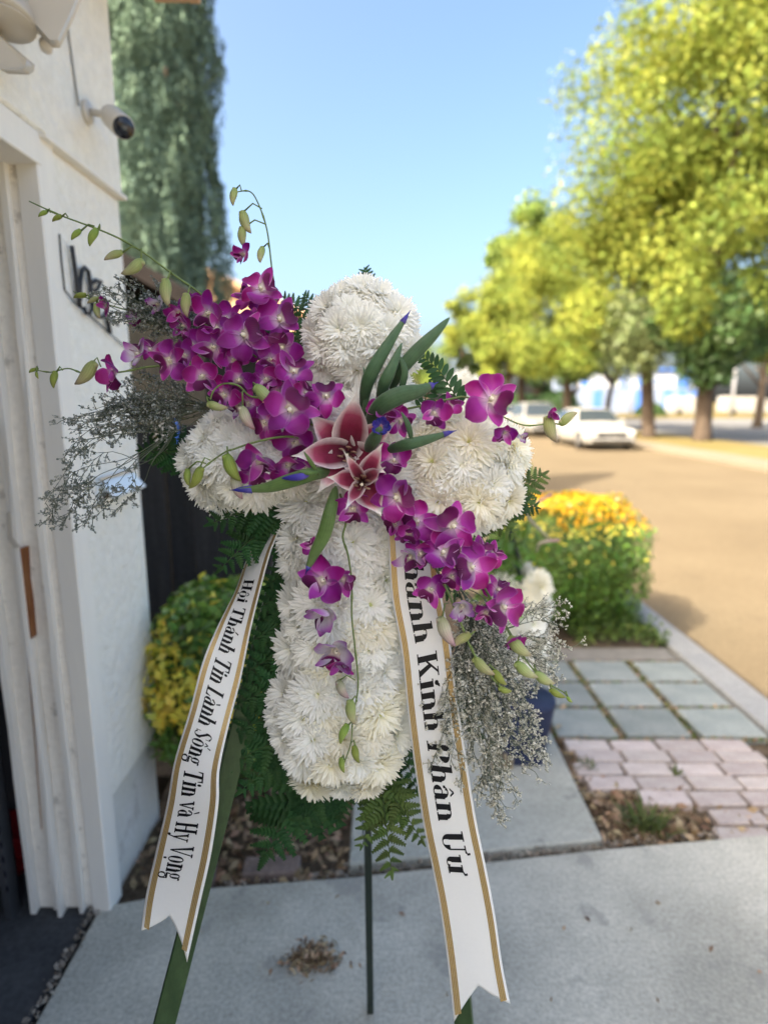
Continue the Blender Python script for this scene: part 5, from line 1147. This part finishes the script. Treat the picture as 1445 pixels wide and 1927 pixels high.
statice('silvery sea lavender tucked between the right orchid stems', (860,1100), fan(0,0,[(880,1180),(900,1220),(920,1200),(930,1250),(890,1250),(950,1220),(870,1230),(960,1260),(910,1170),(985,1300),(1000,1350),(960,1310)], .06, 8), .05, 'statice_floret_r', dens=12)

# --- satin ribbons with printed words
class Ribbon:
    def __init__(s, Ls, Rs, yL, yR):
        n = 48
        def interp(pts, Y, t):
            # pts sorted by arc param; t in 0..1
            ys = [i/(len(pts)-1) for i in range(len(pts))]
            k = min(len(pts)-2, int(t*(len(pts)-1))); f = t*(len(pts)-1)-k
            g = lambda c: .5*((2*pts[k][c]) + (pts[k+1][c]-pts[max(k-1,0)][c])*f + (2*pts[max(k-1,0)][c]-5*pts[k][c]+4*pts[k+1][c]-pts[min(k+2,len(pts)-1)][c])*f*f + (3*pts[k][c]-pts[max(k-1,0)][c]-3*pts[k+1][c]+pts[min(k+2,len(pts)-1)][c])*f**3)
            return P(g(0), g(1), Y(t))
        s.L = [interp(Ls, yL, i/n) for i in range(n+1)]; s.R = [interp(Rs, yR, i/n) for i in range(n+1)]; s.n = n
        s.len = [0]
        for i in range(n): s.len.append(s.len[-1] + ((s.L[i]+s.R[i])/2 - (s.L[i+1]+s.R[i+1])/2).length)
        s.W = sum((s.L[i]-s.R[i]).length for i in range(n//2, n+1))/(n-n//2+1)
    def at(s, m, t, lift=0):
        """m metres along, t 0..1 across"""
        m = max(0, m); i = 0
        import bisect
        i = min(s.n-1, max(0, bisect.bisect_right(s.len, m)-1)); f = (m-s.len[i])/(s.len[i+1]-s.len[i])
        a = s.L[i].lerp(s.L[i+1], f); b = s.R[i].lerp(s.R[i+1], f)
        if f > 1: a = s.L[i] + (s.L[i+1]-s.L[i])*f; b = s.R[i] + (s.R[i+1]-s.R[i])*f
        n = (b-a).cross((s.L[i+1]+s.R[i+1])-(s.L[i]+s.R[i])).normalized()
        if n.y > 0: n = -n
        return a.lerp(b, t) + n*(lift + .0011*sin(pi*t))
    def strip(s, mb, t0, t1, lift, m0=0, m1=None, nt=1, notch=False, th=0):
        m1 = m1 or s.len[-1]; k = int((m1-m0)/.006)+1; vs = []; cols = nt+1
        for i in range(k+1):
            for j in range(cols):
                t = t0 + (t1-t0)*j/nt; end = m1 - (notch*(s.W*.55)*(1-abs(2*t-1)) if notch else 0)
                vs.append(s.at(m0 + (end-m0)*i/k, t, lift))
        mb.add(vs, [(i*cols+j, i*cols+j+1, (i+1)*cols+j+1, (i+1)*cols+j) for i in range(k) for j in range(nt)], [(t0 + (t1-t0)*j/nt, i/k) for i in range(k+1) for j in range(cols)])
# serif letters drawn as strokes with contrast.  cap height 1, x height .66
def glyph(ch):
    out = []   # list of quads/polygons [(x,y)...]
    def rect(x0, y0, x1, y1): out.append([(x0,y0),(x1,y0),(x1,y1),(x0,y1)])
    def line(x0, y0, x1, y1, w):
        w += .03; out.append([(x0-w/2,y0),(x0+w/2,y0),(x1+w/2,y1),(x1-w/2,y1)])
    def serif(x, y, w=.34, h=.06): rect(x-w/2-.02, y, x+w/2+.02, y+h)
    def arc(cx, cy, rx, ry, a0, a1, thick=.20, thin=.07, n=12):
        thick += .03; thin += .02
        pr = None
        for i in range(n+1):
            a = radians(a0 + (a1-a0)*i/n); th = thin + (thick-thin)*abs(cos(a))**1.4
            p = (cx + cos(a)*(rx), cy + sin(a)*(ry)); q = (cx + cos(a)*(rx-th), cy + sin(a)*(ry - max(.045, th*.35)))
            if pr: out.append([pr[0], p, q, pr[1]])
            pr = (p, q)
    S = .21; X = .68
    if ch == 'H': rect(.12,0,.12+S,1); rect(.62,0,.62+S,1); rect(.2,.47,.7,.53); [serif(x+S/2,y) for x in (.12,.62) for y in (0,.95)]; w = .93
    elif ch == 'T': rect(.36,0,.36+S,1); rect(.04,.93,.85,1); serif(.445,0,.38); out.append([(.04,.93),(.04,.74),(.08,.74),(.15,.93)]); out.append([(.85,.93),(.85,.74),(.81,.74),(.74,.93)]); w = .88
    elif ch == 'L': rect(.12,0,.12+S,1); serif(.205,.95); serif(.205,0,.3); rect(.12,0,.72,.06); out.append([(.72,.0),(.72,.28),(.68,.28),(.58,.05)]); w = .76
    elif ch == 'K': rect(.12,0,.12+S,1); serif(.205,0); serif(.205,.95); line(.30,.42,.72,.95,.07); out.append([(.40,.60),(.52,.70),(.84,.03),(.62,.03)]); serif(.74,0,.34); serif(.72,.95,.28); w = .93
    elif ch == 'P': rect(.12,0,.12+S,1); serif(.205,0); serif(.19,.95,.3); arc(.40,.73,.36,.27,-90,90); rect(.2,.95,.42,1); rect(.2,.46,.42,.51); w = .80
    elif ch == 'V': out.append([(.06,.97),(.26,.97),(.50,.0),(.40,.0)]); line(.46,.03,.74,.97,.06); serif(.16,.95,.32); serif(.74,.95,.26); w = .84
    elif ch == 'U': rect(.12,.3,.12+S,1); rect(.66,.3,.715,1); serif(.205,.95); serif(.69,.95,.26); arc(.42,.32,.30,.33,180,360,.17,.06); w = .86
    elif ch == 'S': arc(.36,.74,.27,.27,35,200,.13,.05); out.append([(.10,.72),(.22,.80),(.60,.32),(.50,.20)]); out.append([(.10,.72),(.22,.84),(.24,.70),(.16,.62)]); arc(.34,.28,.28,.29,-145,20,.15,.05); rect(.56,.70,.60,.97); rect(.07,.04,.11,.30); w = .68
    elif ch in 'hn': rect(.10,0,.10+S,1 if ch == 'h' else X); serif(.185,0,.30); rect(.02,(1 if ch=='h' else X)-.06,.2,(1 if ch=='h' else X)); arc(.40,.44,.25,.23,0,150,.17,.06); rect(.48,0,.48+S,.45); serif(.565,0,.28); w = .74
    elif ch == 'u': rect(.10,.2,.10+S,X); rect(.02,X-.06,.2,X); arc(.33,.22,.23,.23,180,330,.16,.06); rect(.48,0,.48+S,X); rect(.40,X-.06,.55,X); rect(.5,0,.74,.06); w = .76
    elif ch == 'i': rect(.10,0,.10+S,X); serif(.185,0,.30); rect(.02,X-.06,.2,X); arc(.185,.84,.09,.10,0,360,.09,.09,10); w = .38
    elif ch == 'j': rect(.10,0,.10+S,X); serif(.185,0,.30); rect(.02,X-.06,.2,X); w = .38
    elif ch == 'o': arc(.31,.33,.28,.345,0,360,.15,.05,20); w = .62
    elif ch == 'a': arc(.30,.20,.25,.215,60,300,.15,.05); rect(.36,.03,.36+S,.48); arc(.30,.45,.23,.22,0,150,.15,.06); rect(.06,.46,.16,.56); rect(.46,0,.64,.06); w = .65
    elif ch == 'g': arc(.28,.44,.22,.225,0,360,.12,.05,16); arc(.30,-.14,.27,.17,0,360,.10,.05,16); out.append([(.10,.24),(.18,.24),(.14,.06),(.06,.10)]); out.append([(.06,.12),(.08,.03),(.46,.03),(.50,-.06),(.56,-.06),(.52,.12)]); rect(.42,.58,.60,.66); w = .62
    elif ch in 'vy': out.append([(.04,X),(.21,X),(.38,.0),(.29,.0)]); line(.34,.02,.54,X,.055); serif(.12,X-.05,.26); serif(.54,X-.05,.22); w = .62
    if ch == 'y': line(.34,.06,.20,-.24,.06); arc(.13,-.21,.09,.08,0,360,.09,.07,10)
    if ch == ' ': w = .34
    return out, w
def accent(kind, w, cap=False):
    c = w/2-.02; b = .74 if not cap else 1.08; o = []
    if kind == '.': o.append([(c-.07,-.22),(c+.07,-.22),(c+.07,-.09),(c-.07,-.09)])
    if kind in '^~': o.append([(c-.17,b),(c-.10,b),(c+.03,b+.15),(c-.03,b+.19)]); o.append([(c+.03,b+.19),(c-.03,b+.15),(c+.10,b),(c+.17,b)])
    if kind == '/': o.append([(c-.03,b),(c+.04,b),(c+.18,b+.24),(c+.06,b+.24)])
    if kind == '\\': o.append([(c+.03,b),(c-.04,b),(c-.20,b+.24),(c-.08,b+.24)])
    if kind == '~': o.append([(c+.12,b+.16),(c+.17,b+.16),(c+.30,b+.36),(c+.20,b+.36)])
    if kind == 'h': o.append([(w-.12,.62 if not cap else .96),(w+.05,.70 if not cap else 1.02),(w+.03,.84 if not cap else 1.16),(w-.06,.84 if not cap else 1.16),(w-.03,.74 if not cap else 1.05),(w-.13,.68 if not cap else 1.0)])
    return o
def lay_text(mb, rib, text, m0, m1, t0, t1, slant):
    """text: list of (char, accents); runs down the ribbon, tops to the right"""
    total = sum(glyph(c)[1] for c, a in text); k = (m1-m0)/total; x = 0; hgt = (t1-t0)
    for c, a in text:
        polys, w = glyph(c); cap = c.isupper()
        for kk in a: polys = polys + accent(kk, w, cap)
        for poly in polys:
            vs = [rib.at(m0 + (x + px_ + slant*py_)*k, t0 + hgt*py_, .0007) for px_, py_ in poly]
            mb.add(vs, [tuple(range(len(vs)))])
        x += w
def make_ribbon(label, Ls, Rs, yL, yR, text, mt, stripes, t0, t1, slant):
    rb = Ribbon(Ls, Rs, yL, yR); O = rb.L[0].copy(); t = empty('mourning_ribbon', tuple(O), label, 'ribbon', 'printed satin ribbons hanging from the cross')
    def done(mb, nm, mat, sm=True): mb.v = [tuple(Vector(v)-O) for v in mb.v]; return mb.obj(nm, mat, t, sm)
    mb = MB(); rb.strip(mb, 0, 1, 0, nt=14, notch=1.0); o = done(mb, 'band', MT['satin']); md_ = o.modifiers.new('thick', 'SOLIDIFY'); md_.thickness = .0004; md_.offset = 1
    for (a, b) in stripes:
        mb = MB()
        def edge_m(tt): return rb.len[-1] - rb.W*.55*(1-abs(2*tt-1)) - .0005
        rb.strip(mb, a, b, .0005, m1=edge_m((a+b)/2)); done(mb, 'gold_stripe', MT['gold'])
        for q in (.22, .5, .78):
            tt = a + (b-a)*q; mb = MB(); rb.strip(mb, tt-.0045, tt+.0045, .0008, m1=edge_m(tt)); done(mb, 'stripe_line', MT['goldline'])
    mb = MB(); lay_text(mb, rb, text, mt[0]*rb.len[-1], mt[1]*rb.len[-1], t0, t1, slant); done(mb, 'lettering', MT['ink'], False)
    return rb
def T(s):
    """accents follow their letter inside braces"""
    out = []; i = 0
    while i < len(s):
        if s[i] == '{':
            j = s.index('}', i); out[-1] = (out[-1][0], s[i+1:j]); i = j+1
        else: out.append((s[i], '')); i += 1
    return out
Ll = [(505,960),(484,1012),(461,1060),(442,1113),(410,1177),(381,1246),(357,1337),(328,1433),(314,1513),(293,1603),(274,1688),(266,1752)]
Rl = [(541,955),(525,1000),(509,1040),(490,1110),(471,1190),(453,1280),(431,1365),(413,1449),(411,1513),(397,1609),(377,1699),(352,1812)]
yl = lambda s: .935 - .165*s
rbl = make_ribbon('left white satin ribbon with gold edges and slanted black Vietnamese words, ending in a swallowtail', Ll, Rl, lambda s: .945 - .165*s + .03*(1-s)*sin(s*9), lambda s: .925 - .165*s - .012*sin(s*11),
    T('Ho{.^}i Tha{/}nh Tin La{\\}nh So{~}ng Tin va{\\} Hy Vo{.}ng'), (.168, .848), ((.05,.155),(.845,.95)), .27, .69, .16)
Lr = [(729,985),(731,1024),(737,1123),(755,1222),(766,1329),(776,1415),(795,1544),(812,1628),(828,1712),(842,1810),(854,1925)]
Rr = [(812,985),(820,1040),(832,1127),(846,1200),(860,1312),(877,1425),(896,1544),(914,1630),(932,1725),(945,1815),(960,1890)]
make_ribbon('right white satin ribbon with gold edges and large upright black Vietnamese words', Lr, Rr, lambda s: .855 - .10*s, lambda s: .850 - .10*s + .006*sin(s*8),
    T('ha{\\}nh Ki{/}nh Pha{^}n U{h}u{h}'), (.07, .70), ((.035,.145),(.845,.955)), .30, .70, .02)

# --- second arrangement standing behind
t = empty('flower_stand', (.62,2.45,0), 'second tall white flower arrangement in a dark blue pot behind the cross', 'flower stand'); o = Vector(t.location)
mb = MB(); lathe_pts(mb, Vector((0,0,.0)), Vector((0,0,.26)), [(0,.10),(.03,.105),(.95,.14),(1,.138)], 24); mb.obj('pot', MT['navy'], t, True)
mb = MB(); mb.tube([(0,0,.2),(-.05,0,.9),(-.27,0,1.5)], .012, 8); mb.obj('stand_pole', MT['leg_dark'], t, True)
for k in range(26):
    z = (.42 + .38*k/19) if k < 20 else (1.50 + .10*(k-20)/5); a = k*2.4; rr_ = .085 if z < 1.4 else .05; cx_ = -.03 if z < 1.4 else -.27
    p = Vector((cx_ + rr_*cos(a), rr_*sin(a)*.7, z)); d = Vector((cos(a), sin(a)-.6, .2)).normalized(); inst('chrysanthemum', R.choice(MUM if k % 3 else MUMC), t, TM(p, frame_from(d, Vector((.3,.1,1))), .075))
C = NP.normal(size=(500,3))*np.array([.06,.06,.22]) + np.array([-.12,.03,.90]); quads('foliage', leafcloud(C, .055, None, .35, .4), MT['shrub'], t)
for (a, b, c_) in (((.05,-.1,1.0),(-.06,-.16,1.12),(.02,-.2,1.2)), ((.0,-.1,.95),(.0,-.16,1.0),(.06,-.2,1.02))):
    mb = MB(); mb.tube(smooth([Vector(a), Vector(b), Vector(c_)], 4), .006, 6); mb.obj('pink_twig', MT['bud_pink'], t, True)
wrap = empty('wrapped_bouquet_base', (.80,2.36,0), 'dark blue folded fabric and striped cloth lying at the foot of the second arrangement', 'cloth')
mb = MB(); mb.prism([(-.17,0),(.04,0),(.03,.07),(-.02,.17),(-.10,.26),(-.17,.24)], 1, -.05, .05); mb.obj('navy_fabric', MT['navy'], wrap, bevel=.01)
for k in range(5):
    mb = MB(); mb.box((-.26+k*.030,-.08,.0),(-.243+k*.030,-.055,.12-.012*k)); mb.obj('fabric_stripe', MT['stripe'], wrap, bevel=.003)
wrap.location.x = .655; wrap.scale = (.85,.85,.85)
# a few round leaves on the back arrangement seen beside the fern tip
mb = MB(); 
c = P(875,682,2.3); 
for k in range(12):
    q = c + Vector((R.gauss(0,.018), R.gauss(0,.02), R.gauss(0,.018))); vv = leafcloud([tuple(q)], .05, None, .8, .3)[0]; mb.add([tuple(v) for v in vv], [(0,1,2,3)])
tag(mb.obj('leaf_sprig', MT['weed']), 'bright green leaf tuft above the right arm of the cross', 'leaves')
